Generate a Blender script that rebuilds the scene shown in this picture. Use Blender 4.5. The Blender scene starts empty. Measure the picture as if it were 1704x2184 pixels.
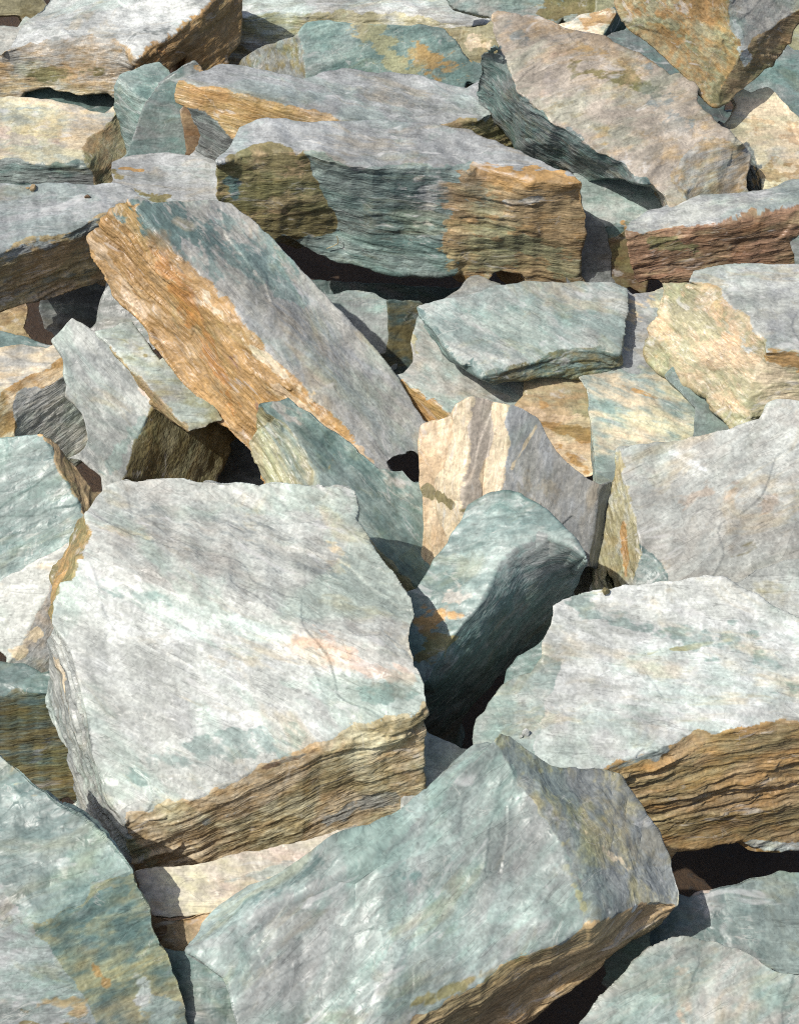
import bpy, math, random
import numpy as np
from mathutils import Vector
from mathutils.bvhtree import BVHTree
from mathutils.geometry import delaunay_2d_cdt

# ------------------------------------------------------------------ camera
scene = bpy.context.scene
CAM_H, PITCH, VFOV = 2.4, math.radians(38), math.radians(30)
cam_data = bpy.data.cameras.new('camera')
cam = bpy.data.objects.new('camera', cam_data)
scene.collection.objects.link(cam)
cam.location = (0, 0, CAM_H)
cam.rotation_euler = (math.pi / 2 - PITCH, 0, 0)
cam_data.sensor_fit = 'VERTICAL'
cam_data.angle = VFOV
cam_data.clip_end = 500
cam_data.clip_start = 0.05
scene.camera = cam

# ------------------------------------------------------------------ light
SUN = np.array([-0.50, -0.36, 0.79]); SUN = SUN / np.linalg.norm(SUN)
SKY_STRENGTH, SUN_STRENGTH, EXPOSURE = 0.14, 4.1, -0.04
world = bpy.data.worlds.new('World')
scene.world = world
world.use_nodes = True
wn = world.node_tree
sky = wn.nodes.new('ShaderNodeTexSky')
sky.sky_type = 'NISHITA'
sky.sun_disc = False
sky.sun_elevation = math.asin(SUN[2])
sky.sun_rotation = math.atan2(SUN[0], SUN[1])
sky.altitude = 0
sky.air_density = 0.7
sky.dust_density = 2.5
sky.ozone_density = 0.3
bg = wn.nodes['Background']
wn.links.new(sky.outputs[0], bg.inputs[0])
bg.inputs[1].default_value = SKY_STRENGTH
sl = bpy.data.lights.new('sun', 'SUN')
sl.energy = SUN_STRENGTH
sl.angle = math.radians(0.5)
sl.color = (1.0, 0.955, 0.89)
so = bpy.data.objects.new('sun', sl)
so.rotation_euler = Vector(SUN).to_track_quat('Z', 'Y').to_euler()
so.location = (-3, 2, 6)
scene.collection.objects.link(so)
scene.view_settings.view_transform = 'Standard'
scene.view_settings.look = 'None'
scene.view_settings.exposure = EXPOSURE
scene.view_settings.gamma = 1.0
scene.cycles.use_denoising = False
scene.cycles.pixel_filter_type = 'BLACKMAN_HARRIS'
scene.cycles.filter_width = 1.1

# ------------------------------------------------------------------ noise
_rg = np.random.RandomState(7)
_G = _rg.normal(size=(256, 3)).astype(np.float32)
_G /= np.linalg.norm(_G, axis=1)[:, None]
_P = _rg.permutation(256).astype(np.int32)
_ROT = np.linalg.qr(np.random.RandomState(3).normal(size=(3, 3)))[0].astype(np.float32)   # turned off its own grid
def perlin(p):
    """gradient noise, p (n,3) -> (n,) about -1..1"""
    p = np.asarray(p, np.float32) @ _ROT
    i = np.floor(p).astype(np.int32)
    f = p - i
    u = f * f * f * (f * (f * 6 - 15) + 10)
    i &= 255
    out = np.zeros(len(p), np.float32)
    for dx in (0, 1):
        hx = _P[(i[:, 0] + dx) & 255]
        wx = u[:, 0] if dx else 1 - u[:, 0]
        for dy in (0, 1):
            hy = _P[(hx + i[:, 1] + dy) & 255]
            wy = u[:, 1] if dy else 1 - u[:, 1]
            for dz in (0, 1):
                h = _P[(hy + i[:, 2] + dz) & 255]
                wz = u[:, 2] if dz else 1 - u[:, 2]
                g = _G[h]
                d = g[:, 0] * (f[:, 0] - dx) + g[:, 1] * (f[:, 1] - dy) + g[:, 2] * (f[:, 2] - dz)
                out += d * wx * wy * wz
    return out * 1.6
def fbm(p, o=3, gain=0.5):
    r = 0; a = 1.0
    for k in range(o):
        r = r + a * perlin(p * (2.03 ** k) + 17.3 * k); a *= gain
    return r
def worley(p, seed=0):
    """squared distance to the nearest scattered point: scoops that meet in sharp ridges"""
    p = np.asarray(p, np.float32); i = np.floor(p).astype(np.int32); f = p - i
    m = np.full(len(p), 9., np.float32)
    for dx in (-1, 0, 1):
        hx = _P[(i[:, 0] + dx + seed) & 255]
        for dy in (-1, 0, 1):
            hy = _P[(hx + i[:, 1] + dy) & 255]
            for dz in (-1, 0, 1):
                h = _P[(hy + i[:, 2] + dz) & 255]; g = _G[h]
                q = (f[:, 0] - dx - .5 - g[:, 0] * .5) ** 2
                q += (f[:, 1] - dy - .5 - g[:, 1] * .5) ** 2
                q += (f[:, 2] - dz - .5 - g[:, 2] * .5) ** 2
                np.minimum(m, q, out=m)
    return np.minimum(m, 1)
def cells(p, seed=0):
    """random value of the nearest scattered point: plates with straight sharp borders"""
    p = np.asarray(p, np.float32); i = np.floor(p).astype(np.int32); f = p - i
    m = np.full(len(p), 9., np.float32); r = np.zeros(len(p), np.float32)
    for dx in (-1, 0, 1):
        hx = _P[(i[:, 0] + dx + seed) & 255]
        for dy in (-1, 0, 1):
            hy = _P[(hx + i[:, 1] + dy) & 255]
            for dz in (-1, 0, 1):
                h = _P[(hy + i[:, 2] + dz) & 255]; g = _G[h]
                q = (f[:, 0] - dx - .5 - g[:, 0] * .5) ** 2 + (f[:, 1] - dy - .5 - g[:, 1] * .5) ** 2 + (f[:, 2] - dz - .5 - g[:, 2] * .5) ** 2
                k = q < m
                m[k] = q[k]; r[k] = h[k]
    return r / 127.5 - 1
def sstep(a, b, x):
    t = np.clip((x - a) / (b - a), 0, 1)
    return t * t * (3 - 2 * t)

# ------------------------------------------------------------------ geometry of a traced outline
ORG = np.array([0, 0, CAM_H])
FWD = np.array([0, math.cos(PITCH), -math.sin(PITCH)])
UPV = np.array([0, math.sin(PITCH), math.cos(PITCH)])
K = 2 * math.tan(VFOV / 2) / 2184.0
def ray(x, y):
    r = FWD + np.array([1.0, 0, 0]) * (x - 852) * K + UPV * (1092 - y) * K
    return r / np.linalg.norm(r)
def norm(v):
    v = np.asarray(v, float)
    return v / np.linalg.norm(v)
def srgb(c):
    c = np.asarray(c, float)
    return np.where(c <= 0.04045, c / 12.92, ((c + 0.055) / 1.055) ** 2.4)

# base colours of the stone (linear albedo)
PAL = {
 'LG': (.42, .44, .40), 'LT': (.27, .335, .305), 'TE': (.145, .21, .195), 'DT': (.09, .14, .13),
 'LI': (.335, .35, .342), 'GR': (.25, .27, .255), 'DG': (.13, .14, .138), 'OC': (.43, .27, .11),
 'OR': (.44, .225, .07), 'CR': (.64, .54, .37), 'CP': (.56, .42, .26), 'OL': (.22, .19, .09),
 'LO': (.36, .335, .20), 'BR': (.19, .125, .07), 'RB': (.32, .19, .115), 'WH': (.52, .54, .51),
 'BG': (.42, .37, .30), 'PK': (.50, .415, .34), 'WG': (.40, .395, .35), 'TN': (.42, .31, .17),
}
ROCKS = []
def R(label, name, faces, h=0.0, warp=.010, T=None, fol=None, lin=0.0, rough=1.0, ledge=1.0, flake=1.0,
      stains=(), exp=True, cat='rock', push=True):
    ROCKS.append(dict(label=label, name=name, faces=faces, h=h, T=T, fol=fol, lin=lin, rough=rough,
                      ledge=ledge, flake=flake, stains=stains, exp=exp, cat=cat, push=push, warp=warp))
GROUND_Z, DEBUG = -0.55, False
# ------------------------------------------------------------------ the rocks, from the bottom of the pile to the top
# every face: (outward normal, outline, main colour, second colour, share of the second colour)
R('olive green stone cut off by the top left corner above a black gap', 'rock', [
  ((0,-1,.3), [(-60,-40),(95,-40),(88,8),(50,37),(-60,38)], 'OL','LO',.5)])
R('pale grey stone showing as a thin strip behind the white topped rock, left edge', 'rock', [
  ((-.1,-.5,.9), [(-60,58),(50,58),(70,75),(30,110),(-60,120)], 'LG','WG',.4)])
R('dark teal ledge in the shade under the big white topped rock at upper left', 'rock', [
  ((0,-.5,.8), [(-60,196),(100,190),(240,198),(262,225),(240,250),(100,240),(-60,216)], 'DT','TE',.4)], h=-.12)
R('pale slab with olive front crossing the top of the pile behind the teal block', 'rock_slab', [
  ((0,-.12,1), [(512,38),(590,25),(650,30),(740,22),(852,27),(890,32),(930,45),(990,52),(1052,54),(1052,36),(1000,15),(940,-15),(900,-40),(512,-40)], 'WG','WH',.5),
  ((0,-1,.45), [(512,38),(590,25),(650,30),(740,22),(852,27),(890,32),(930,45),(990,52),(1052,54),(1052,110),(1000,130),(700,150),(500,150),(492,120)], 'LO','LG',.45)],
  lin=.1)
R('light teal boulder cut off by the top edge with an olive brown right half', 'rock', [
  ((.05,-1,.35), [(925,-30),(1272,-30),(1270,25),(1252,30),(1200,34),(1042,34),(965,20)], 'LT','WG',.4)],
  stains=[((1190,5),(1260,0),30,'OL',.9)], h=.1)
R('small yellowish stone at the top edge between light teal boulder and big ochre rock', 'rock', [
  ((0,-.8,.6), [(1262,-30),(1325,-30),(1318,18),(1270,30)], 'LO','CR',.4)])
R('small rock with cream left face and dark teal right face below the top edge', 'rock', [
  ((-.3,-.7,.6), [(1195,58),(1237,33),(1302,18),(1312,28),(1284,75),(1282,92),(1240,90)], 'CR','LT',.4),
  ((.6,-.7,-.2), [(1302,18),(1345,60),(1355,82),(1325,100),(1282,92),(1284,75),(1312,28)], 'DT','TE',.3)],
  stains=[((1250,50),(1290,35),14,'OC',.8)])
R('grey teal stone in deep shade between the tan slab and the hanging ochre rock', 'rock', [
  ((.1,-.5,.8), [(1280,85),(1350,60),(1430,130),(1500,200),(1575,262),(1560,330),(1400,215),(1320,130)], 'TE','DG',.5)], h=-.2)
R('yellow green sliver of rock at the right edge behind the hanging ochre rock', 'rock', [
  ((0,-.8,.6), [(1655,60),(1790,30),(1790,118),(1660,118)], 'LO','LG',.3)])
R('teal grey rock with dark flecks at the right edge above the cream boulder', 'rock', [
  ((.1,-.6,.8), [(1580,200),(1622,165),(1652,125),(1675,110),(1790,108),(1790,275),(1704,262),(1650,225)], 'TE','GR',.45)])
R('cream boulder with soft ochre band and dark left side at the right edge', 'boulder', [
  ((.1,-.6,.75), [(1542,265),(1572,215),(1602,200),(1637,188),(1660,210),(1704,252),(1790,290),(1790,400),(1704,375),(1650,395),(1632,402),(1620,355),(1590,310)], 'CR','WG',.35),
  ((-.75,-.65,-.15), [(1542,265),(1590,310),(1620,355),(1632,402),(1595,412),(1590,345),(1530,255)], 'DG','GR',.4)],  # shade on the left side is put into this face's colour
  h=.14, stains=[((1610,270),(1760,300),24,'CP',.8),((1640,372),(1790,380),26,'TN',1)])
R('olive stone wedged between the teal block and the tan slab near the top', 'rock', [
  ((0,-.75,.6), [(945,62),(985,54),(1052,50),(1056,85),(1030,135),(1010,150),(975,110)], 'OL','LO',.5)],
  stains=[((1010,95),(1040,100),12,'CR',.8)])
R('teal block with orange brown right half and shaded left end near the top', 'rock', [
  ((.05,-.85,.55), [(635,70),(650,48),(700,40),(770,47),(852,52),(905,50),(950,60),(975,85),(1000,125),(1015,145),(1012,168),(985,180),(915,172),(852,165),(750,165),(650,172),(646,100)], 'TE','LT',.45),
  ((-.55,-.75,.1), [(505,135),(570,92),(635,70),(646,100),(650,172),(600,170)], 'GR','OL',.4)],
  stains=[((800,70),(850,150),30,'LO',.8),((900,110),(980,150),34,'OC',.6),((930,70),(955,80),14,'LT',.8)], lin=.2, h=.02)
R('big rock with rough white top, tan front and orange right end at upper left', 'boulder', [
  ((-.1,-.28,.95), [(5,115),(18,97),(45,52),(75,28),(105,-5),(140,-40),(500,-60),(460,-5),(415,32),(362,72),(310,108),(292,125),(285,107),(250,90),(200,78),(150,82),(100,87),(50,97)], 'WH','GR',.35),
  ((-.05,-.9,.28), [(5,115),(50,97),(100,87),(150,82),(200,78),(250,90),(285,107),(292,125),(290,148),(262,160),(248,198),(170,205),(125,197),(105,188),(65,193),(-30,198),(-30,120)], 'TN','WG',.45),
  ((.35,-.9,.1), [(292,125),(310,108),(362,72),(415,32),(460,-5),(500,-60),(530,-40),(520,0),(517,45),(510,90),(480,120),(452,138),(410,135),(395,115),(365,137),(345,130),(290,148)], 'OC','TN',.4)],
  h=.1, rough=2.2, flake=1.6, stains=[((290,80),(350,70),16,'GR',.8),((60,160),(200,150),20,'OL',.7),((310,130),(340,120),16,'OR',.8),((20,110),(60,190),14,'WG',.7)])
R('pale cream slab with grey front edge and ochre right end at the left edge', 'rock_slab', [
  ((0,-.33,.94), [(-60,208),(0,209),(60,210),(150,222),(200,236),(250,245),(220,275),(190,295),(177,320),(180,342),(120,348),(60,345),(0,338),(-60,338)], 'CR','WG',.45),
  ((0,-.95,.1), [(-60,338),(0,338),(60,345),(120,348),(180,342),(195,365),(205,392),(100,402),(0,402),(-60,402)], 'GR','TE',.4),
  ((.5,-.8,.3), [(250,245),(258,262),(273,330),(250,345),(235,392),(205,392),(195,365),(180,342),(177,320),(190,295),(220,275)], 'TN','LO',.5)],
  stains=[((-20,285),(120,300),16,'PK',.9),((-20,235),(80,232),10,'WG',.7)], lin=0)
R('small upright teal rock with pale top standing left of a darker twin', 'rock', [
  ((.15,-.4,.88), [(260,162),(300,145),(340,134),(359,150),(345,180),(315,215),(282,192)], 'LT','TE',.35),
  ((-.3,-.9,.25), [(260,162),(282,192),(315,215),(305,260),(290,310),(272,330),(257,280),(242,230),(245,190)], 'TE','LT',.45)])
R('small upright grey blue rock with brown cap beside the pale topped teal one', 'rock', [
  ((.05,-.9,.4), [(315,215),(350,170),(380,150),(415,132),(440,160),(412,215),(395,235),(400,300),(402,338),(325,338),(268,334),(290,270)], 'GR','TE',.5)],
  stains=[((420,140),(440,155),9,'OC',.9)], h=.03)
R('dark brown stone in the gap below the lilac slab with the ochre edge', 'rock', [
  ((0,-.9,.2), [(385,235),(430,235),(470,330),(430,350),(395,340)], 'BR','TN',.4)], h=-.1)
R('flat lilac grey slab with an olive notch in front of the two upright rocks', 'rock_slab', [
  ((.05,-.2,.97), [(237,345),(270,332),(320,327),(430,338),(470,356),(470,440),(350,450),(285,440),(240,395),(236,372)], 'LI','GR',.3)],
  stains=[((240,365),(255,378),8,'OL',1),((255,358),(305,362),4,'OC',.8),((290,408),(345,425),15,'OL',1)], h=-.02)
R('lilac topped slab with ochre triangular front above the longest block', 'rock_slab', [
  ((.05,-.2,.97), [(377,172),(415,155),(470,135),(520,142),(575,152),(645,167),(690,155),(730,145),(780,155),(852,160),(922,172),(977,185),(1010,190),(1015,225),(1030,257),(992,255),(940,262),(900,290),(742,256),(600,225),(500,195),(420,182)], 'LI','GR',.4),
  ((-.1,-.9,.3), [(377,172),(420,182),(500,195),(600,225),(742,256),(690,266),(600,270),(530,278),(495,297),(470,270),(435,240),(400,230),(375,218),(370,200)], 'TN','OC',.5),
  ((-.1,-.8,-.5), [(400,230),(435,240),(470,270),(495,297),(485,335),(465,355),(420,322),(428,290),(415,260)], 'GR','DG',.4),
  ((.2,-.9,.1), [(940,262),(992,255),(1030,257),(1065,285),(1130,335),(1000,320),(900,290)], 'TN','OL',.5)],
  lin=-.25, stains=[((500,220),(640,245),12,'OC',.8),((700,190),(850,220),30,'WG',.4)])
R('light teal stone showing between the longest block and the tan slab', 'rock', [
  ((0,-.6,.8), [(1240,380),(1332,378),(1392,385),(1417,407),(1419,435),(1400,443),(1340,465),(1325,482),(1290,472),(1245,468)], 'LT','LG',.4),
  ((.2,-.9,.2), [(1290,472),(1325,482),(1340,465),(1335,500),(1320,512),(1290,512)], 'TE','OL',.4)],
  stains=[((1405,415),(1415,435),8,'TN',.9),((1325,475),(1335,500),7,'OC',.8)], h=.06)
R('big tan slab leaning left with dark striped underside at upper right', 'boulder', [
  ((.12,-.5,.86), [(1052,30),(1067,22),(1112,37),(1125,30),(1172,40),(1212,60),(1277,80),(1332,107),(1362,120),(1402,145),(1447,170),(1482,215),(1517,250),(1552,280),(1582,305),(1497,295),(1462,325),(1432,360),(1437,385),(1462,420),(1430,430),(1392,395),(1352,370),(1332,350),(1292,330),(1272,325),(1232,290),(1172,260),(1132,215),(1102,190),(1087,150),(1062,95),(1052,65)], 'BG','TN',.35),
  ((-.25,-.78,-.5), [(1062,95),(1022,115),(1012,200),(1025,240),(1072,275),(1122,330),(1182,370),(1267,390),(1332,387),(1392,395),(1352,370),(1332,350),(1292,330),(1272,325),(1232,290),(1172,260),(1132,215),(1102,190),(1087,150)], 'GR','TE',.5),
  ((.1,-.9,.35), [(1497,295),(1582,305),(1597,330),(1594,360),(1592,415),(1502,412),(1462,420),(1437,385),(1432,360),(1462,325)], 'TN','WG',.5)],
  h=.06, rough=2.6, flake=1.6, ledge=.5, fol=(.1,-.3,.9), lin=.5,
  stains=[((1250,110),(1340,150),24,'TN',.55),((1200,230),(1300,290),22,'TN',.5),((1100,100),(1150,200),14,'TN',.4),((1230,150),(1400,190),26,'OL',.6),((1180,120),(1160,200),18,'PK',.7),((1400,200),(1440,260),30,'GR',.6),((1180,180),(1260,250),26,'GR',.5),((1330,130),(1400,160),16,'GR',.5),((1090,60),(1130,130),18,'GR',.5),((1300,240),(1440,280),20,'BG',.8)])
R('huge ochre rock hanging from the top right corner with white right side', 'boulder', [
  ((-.05,-.85,.35), [(1307,-30),(1317,25),(1337,50),(1357,70),(1392,100),(1427,135),(1452,155),(1477,190),(1502,215),(1520,228),(1532,228),(1537,190),(1562,145),(1582,112),(1572,75),(1552,45),(1552,10),(1545,-30)], 'OC','LO',.45),
  ((.3,-.6,.72), [(1545,-30),(1552,10),(1552,45),(1572,75),(1582,112),(1622,75),(1652,55),(1704,22),(1735,-30)], 'WG','LT',.4),
  ((.6,-.78,.15), [(1582,112),(1622,75),(1652,55),(1704,22),(1735,-30),(1750,0),(1692,65),(1672,110),(1632,150),(1602,175),(1572,200),(1552,220),(1532,228),(1537,190),(1562,145)], 'TN','OL',.45)],
  h=.15, T=.16, rough=2.2, flake=1.4, lin=.9, fol=(.5,-.2,.8), stains=[((1520,215),(1540,170),10,'OL',.9),((1568,60),(1590,130),12,'WH',.9),((1380,20),(1440,60),30,'LO',.7)])
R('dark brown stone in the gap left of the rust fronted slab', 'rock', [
  ((0,-.9,.3), [(1290,510),(1335,500),(1350,560),(1360,615),(1310,600),(1300,560)], 'BR','OL',.5)], h=-.14)  # added dark rock, stands in for the slab's shadowed left end
R('rust brown fronted slab with lilac grey top at the right edge', 'rock_slab', [
  ((-.05,-.25,.96), [(1330,495),(1342,470),(1382,450),(1422,435),(1477,420),(1542,410),(1592,412),(1632,405),(1672,390),(1704,382),(1790,375),(1790,430),(1704,440),(1652,448),(1602,457),(1552,472),(1502,475),(1412,487),(1352,495)], 'LI','LG',.4),
  ((-.05,-.97,.12), [(1330,495),(1352,495),(1412,487),(1502,475),(1552,472),(1602,457),(1652,448),(1704,440),(1790,430),(1790,560),(1704,557),(1602,560),(1527,570),(1487,587),(1462,595),(1402,600),(1357,607),(1347,590),(1337,540)], 'RB','TN',.35)],
  ledge=.8, rough=2.0, lin=.15, stains=[((1540,450),(1700,420),5,'RB',.6),((1400,520),(1480,530),16,'OL',.7),((1560,470),(1600,465),7,'TE',.8)])
R('small teal stone at the right edge against the rust fronted slab', 'rock', [
  ((-.3,-.8,.4), [(1672,500),(1690,478),(1790,460),(1790,565),(1704,555),(1687,535)], 'TE','GR',.5)], h=.05)
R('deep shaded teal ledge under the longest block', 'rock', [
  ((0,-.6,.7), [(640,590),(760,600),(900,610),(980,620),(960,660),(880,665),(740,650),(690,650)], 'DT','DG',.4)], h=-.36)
R('small grey lilac stone tucked against the right end of the longest block', 'rock', [
  ((.35,-.85,.35), [(1240,470),(1265,463),(1285,475),(1295,500),(1305,540),(1307,600),(1225,605),(1235,560)], 'LI','GR',.5)], h=-.1)
R('longest block with undulating lilac top and teal, white and brown front', 'rock_slab', [
  ((.03,-.22,.97), [(463,345),(480,325),(500,300),(515,275),(590,265),(710,260),(795,252),(852,262),(922,272),(1002,285),(1072,315),(1152,345),(1202,365),(1245,387),(1202,392),(1132,385),(1062,367),(1002,350),(952,355),(902,350),(852,356),(800,361),(750,355),(700,345),(660,328),(600,322),(500,330)], 'LI','LT',.3),
  ((-.22,-.95,.0), [(463,345),(500,330),(600,322),(660,328),(672,375),(700,430),(720,470),(718,500),(600,505),(560,485),(500,430),(458,415)], 'OL','TN',.35),
  ((.02,-.97,.06), [(660,328),(700,345),(750,355),(800,361),(852,356),(902,350),(952,355),(1002,350),(990,420),(972,500),(965,582),(940,583),(852,580),(760,565),(675,545),(600,505),(718,500),(720,470),(700,430),(672,375)], 'LT','TE',.45),
  ((.1,-.97,.06), [(1002,350),(1062,367),(1132,385),(1202,392),(1245,387),(1248,430),(1254,460),(1250,500),(1238,560),(1232,600),(1180,598),(1132,590),(1070,577),(1000,580),(965,582),(972,500),(990,420)], 'TN','OC',.4)],
  h=.12, ledge=.42, rough=2.6, warp=.022, lin=-.15,
  stains=[((960,470),(1010,560),26,'TN',.6),((1000,380),(1030,420),16,'LT',.6),((930,380),(900,470),34,'WH',.6),((1010,370),(980,440),26,'BR',.8),((980,420),(960,560),24,'TN',.9),((1020,370),(1230,400),26,'OC',.9),
          ((1030,450),(1060,560),44,'LO',.85),((1100,520),(1220,570),34,'LO',.9),((1100,440),(1220,470),34,'TN',1),((1180,420),(1240,560),26,'TN',.95),((1080,430),(1150,425),8,'WH',.9),((490,380),(510,440),12,'TE',.6),((600,430),(640,350),26,'TN',.6)])
R('brown crumbly stone in shade at the left edge below the grey slab', 'rock', [
  ((0,-.8,.4), [(-60,640),(30,650),(60,660),(50,700),(45,735),(-60,735)], 'BR','TN',.5)], h=-.15)
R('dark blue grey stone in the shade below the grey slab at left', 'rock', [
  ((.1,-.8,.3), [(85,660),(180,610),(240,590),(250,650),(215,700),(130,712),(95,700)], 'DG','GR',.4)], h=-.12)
R('small blue grey layered stone left of the orange sided slab', 'rock', [
  ((-.1,-.7,.7), [(200,700),(208,670),(215,640),(235,605),(290,655),(335,712),(340,740),(280,710),(230,712)], 'GR','LT',.4)], h=-.05, ledge=1.5)
R('blue grey slab with shaded brown front at the left edge', 'rock_slab', [
  ((.02,-.2,.97), [(-60,390),(0,390),(65,396),(205,395),(240,390),(285,403),(300,420),(275,432),(245,450),(210,465),(175,485),(150,497),(100,502),(50,518),(0,540),(-60,560)], 'LI','GR',.4),
  ((.15,-.95,-.12), [(-60,560),(0,540),(50,518),(100,502),(150,497),(175,485),(210,465),(245,450),(265,500),(250,590),(200,610),(150,625),(90,640),(40,655),(-60,680)], 'TN','GR',.4)],
  h=.06, ledge=1.3, rough=1.3, stains=[((-20,545),(120,520),10,'LI',.9),((150,505),(200,480),14,'GR',.9),((180,560),(40,600),26,'TN',.8)])
R('grey stone with flat top in the gap right of the orange sided slab', 'rock', [
  ((.0,-.75,.62), [(690,632),(740,620),(800,627),(828,640),(828,685),(825,770),(800,775),(740,700)], 'GR','LT',.4)], h=-.08)
R('shaded olive teal stone left of the perched slab', 'rock', [
  ((.2,-.9,.2), [(824,638),(895,640),(895,700),(880,740),(872,790),(852,812),(818,790),(826,690)], 'OL','DT',.5)], h=-.12)
R('small dark grey stone peeping over the back of the perched slab', 'rock', [
  ((-.1,-.6,.75), [(950,638),(1000,590),(1020,585),(1067,605),(1080,625),(1000,645)], 'GR','DG',.4)], h=-.05)
R('grey green slab under the left half of the perched slab with ochre edge', 'rock_slab', [
  ((.0,-.42,.9), [(853,805),(880,770),(874,730),(893,670),(960,690),(1060,780),(1125,800),(1120,880),(1080,885),(1000,880),(960,882),(927,860),(882,830)], 'WG','LT',.45),
  ((-.5,-.85,.25), [(853,805),(882,830),(927,860),(960,882),(955,905),(910,915),(865,850)], 'OC','OR',.4)],
  h=.05, lin=-.5, stains=[((880,720),(890,760),12,'LO',.9)])
R('cracked ochre and green blocks left of the cream flat slab', 'rock', [
  ((.0,-.5,.85), [(1128,800),(1190,795),(1247,800),(1254,850),(1257,895),(1200,888),(1165,885),(1145,870),(1122,865)], 'LO','TN',.5),
  ((.1,-.85,.45), [(1122,865),(1145,870),(1165,885),(1200,888),(1257,895),(1260,950),(1263,1012),(1230,990),(1190,960),(1140,900)], 'CR','CP',.5)],
  h=.05,  stains=[((1160,905),(1250,930),12,'OC',.8),((1190,945),(1250,1000),14,'OC',.7),((1140,830),(1160,870),10,'OC',.8)], rough=1.8)
R('cream and green flat slab with lilac end under the right half of the perched slab', 'rock_slab', [
  ((.02,-.4,.9), [(1252,812),(1305,790),(1320,640),(1335,632),(1412,622),(1425,700),(1420,790),(1452,845),(1482,870),(1477,935),(1402,955),(1322,970),(1310,1050),(1300,1035),(1267,1010),(1262,900)], 'CR','LT',.5)],
  h=.06, lin=-.3, stains=[((1370,640),(1350,760),46,'LI',1),((1310,820),(1400,850),8,'OC',.6),((1340,880),(1400,900),30,'LG',.6)])
R('green grey stone sloping away under the streaked block at right', 'rock', [
  ((.2,-.5,.8), [(1415,800),(1460,815),(1520,850),(1590,905),(1560,935),(1477,950),(1482,870),(1450,835)], 'LT','GR',.4)], h=-.12)
R('right hand block with streaked grey top and broad cream pink left face', 'boulder', [
  ((.03,-.32,.94), [(1467,600),(1477,577),(1552,565),(1627,560),(1704,565),(1790,570),(1790,750),(1704,750),(1632,752),(1627,725),(1592,680),(1557,650),(1537,615)], 'LG','LI',.4),
  ((-.3,-.85,.42), [(1409,602),(1467,600),(1537,615),(1557,650),(1592,680),(1627,725),(1622,765),(1602,820),(1592,900),(1567,910),(1517,870),(1512,845),(1477,820),(1402,790),(1375,755),(1382,700),(1402,675),(1412,630)], 'CP','LO',.5),
  ((.1,-.92,.3), [(1627,725),(1632,752),(1704,750),(1790,750),(1790,870),(1704,870),(1647,875),(1627,890),(1592,900),(1602,820),(1622,765)], 'CR','LO',.5)],
  h=.06, rough=1.6, ledge=1.3, lin=.05, stains=[((1650,765),(1760,790),16,'OC',.9),((1440,640),(1540,700),34,'LO',.75),((1560,700),(1600,760),14,'LG',.6)])
R('pale grey green tabular slab perched on others at centre right', 'rock_slab', [
  ((.0,-.3,.95), [(891,655),(917,645),(997,632),(1052,612),(1132,602),(1227,600),(1297,602),(1322,610),(1339,620),(1335,665),(1326,710),(1317,752),(1277,740),(1227,742),(1162,760),(1102,780),(1037,795),(1027,780),(1007,767),(987,777),(952,740),(932,710),(907,675)], 'LG','LT',.45),
  ((.0,-.93,.12), [(1317,752),(1277,740),(1227,742),(1162,760),(1102,780),(1037,795),(1040,808),(1052,814),(1127,807),(1202,802),(1262,807),(1309,805)], 'OL','TE',.5),
  ((-.5,-.8,-.05), [(891,655),(907,675),(932,710),(952,740),(987,777),(1007,767),(1027,780),(1037,795),(1040,808),(1000,790),(960,767),(932,732),(903,690)], 'TE','LT',.4)],
  h=.1, T=.2, lin=-.6, stains=[((1190,782),(1250,775),7,'LT',.8),((1060,800),(1280,795),7,'LO',.5)])
R('teal sliver at the left edge above the cream topped rock', 'rock', [
  ((.1,-.3,.95), [(-60,696),(0,704),(60,718),(112,740),(60,760),(0,765),(-60,765)], 'TE','GR',.4)])
R('cream topped rock with ochre edge and shaded grey front at the left edge', 'rock', [
  ((-.05,-.35,.93), [(-60,745),(0,742),(50,733),(100,740),(122,752),(125,765),(75,795),(35,815),(0,845),(-60,880)], 'WG','CR',.5),
  ((.05,-.9,.42), [(-60,880),(0,845),(35,815),(75,795),(125,765),(138,785),(130,808),(100,822),(48,828),(36,840),(34,935),(-60,940)], 'OC','CR',.4),
  ((.45,-.86,.12), [(36,840),(48,828),(100,822),(130,808),(142,820),(137,845),(172,885),(187,940),(155,975),(100,950),(34,935)], 'WG','LI',.4)], h=.02)
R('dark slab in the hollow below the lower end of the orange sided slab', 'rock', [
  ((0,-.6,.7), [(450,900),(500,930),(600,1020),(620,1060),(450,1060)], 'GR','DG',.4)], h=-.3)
R('broad grey green slab standing on edge with an olive broken bottom', 'rock_slab', [
  ((.05,-.66,.75), [(108,725),(155,676),(200,706),(230,736),(265,778),(320,828),(340,850),(325,875),(300,920),(280,970),(262,1032),(228,1030),(200,1005),(180,990),(160,975),(185,940),(172,885),(137,845),(142,820),(135,765)], 'LG','GR',.45),
  ((.75,-.5,.35), [(325,875),(340,850),(360,872),(405,920),(452,900),(480,925),(495,960),(480,990),(455,1035),(262,1032),(280,970),(300,920)], 'LO','OL',.5)],
  lin=-.8, rough=1.2, ledge=0, stains=[((300,830),(330,860),10,'PK',.7),((230,1000),(300,900),14,'LT',.7),((300,960),(345,920),10,'OL',.6)])
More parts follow.
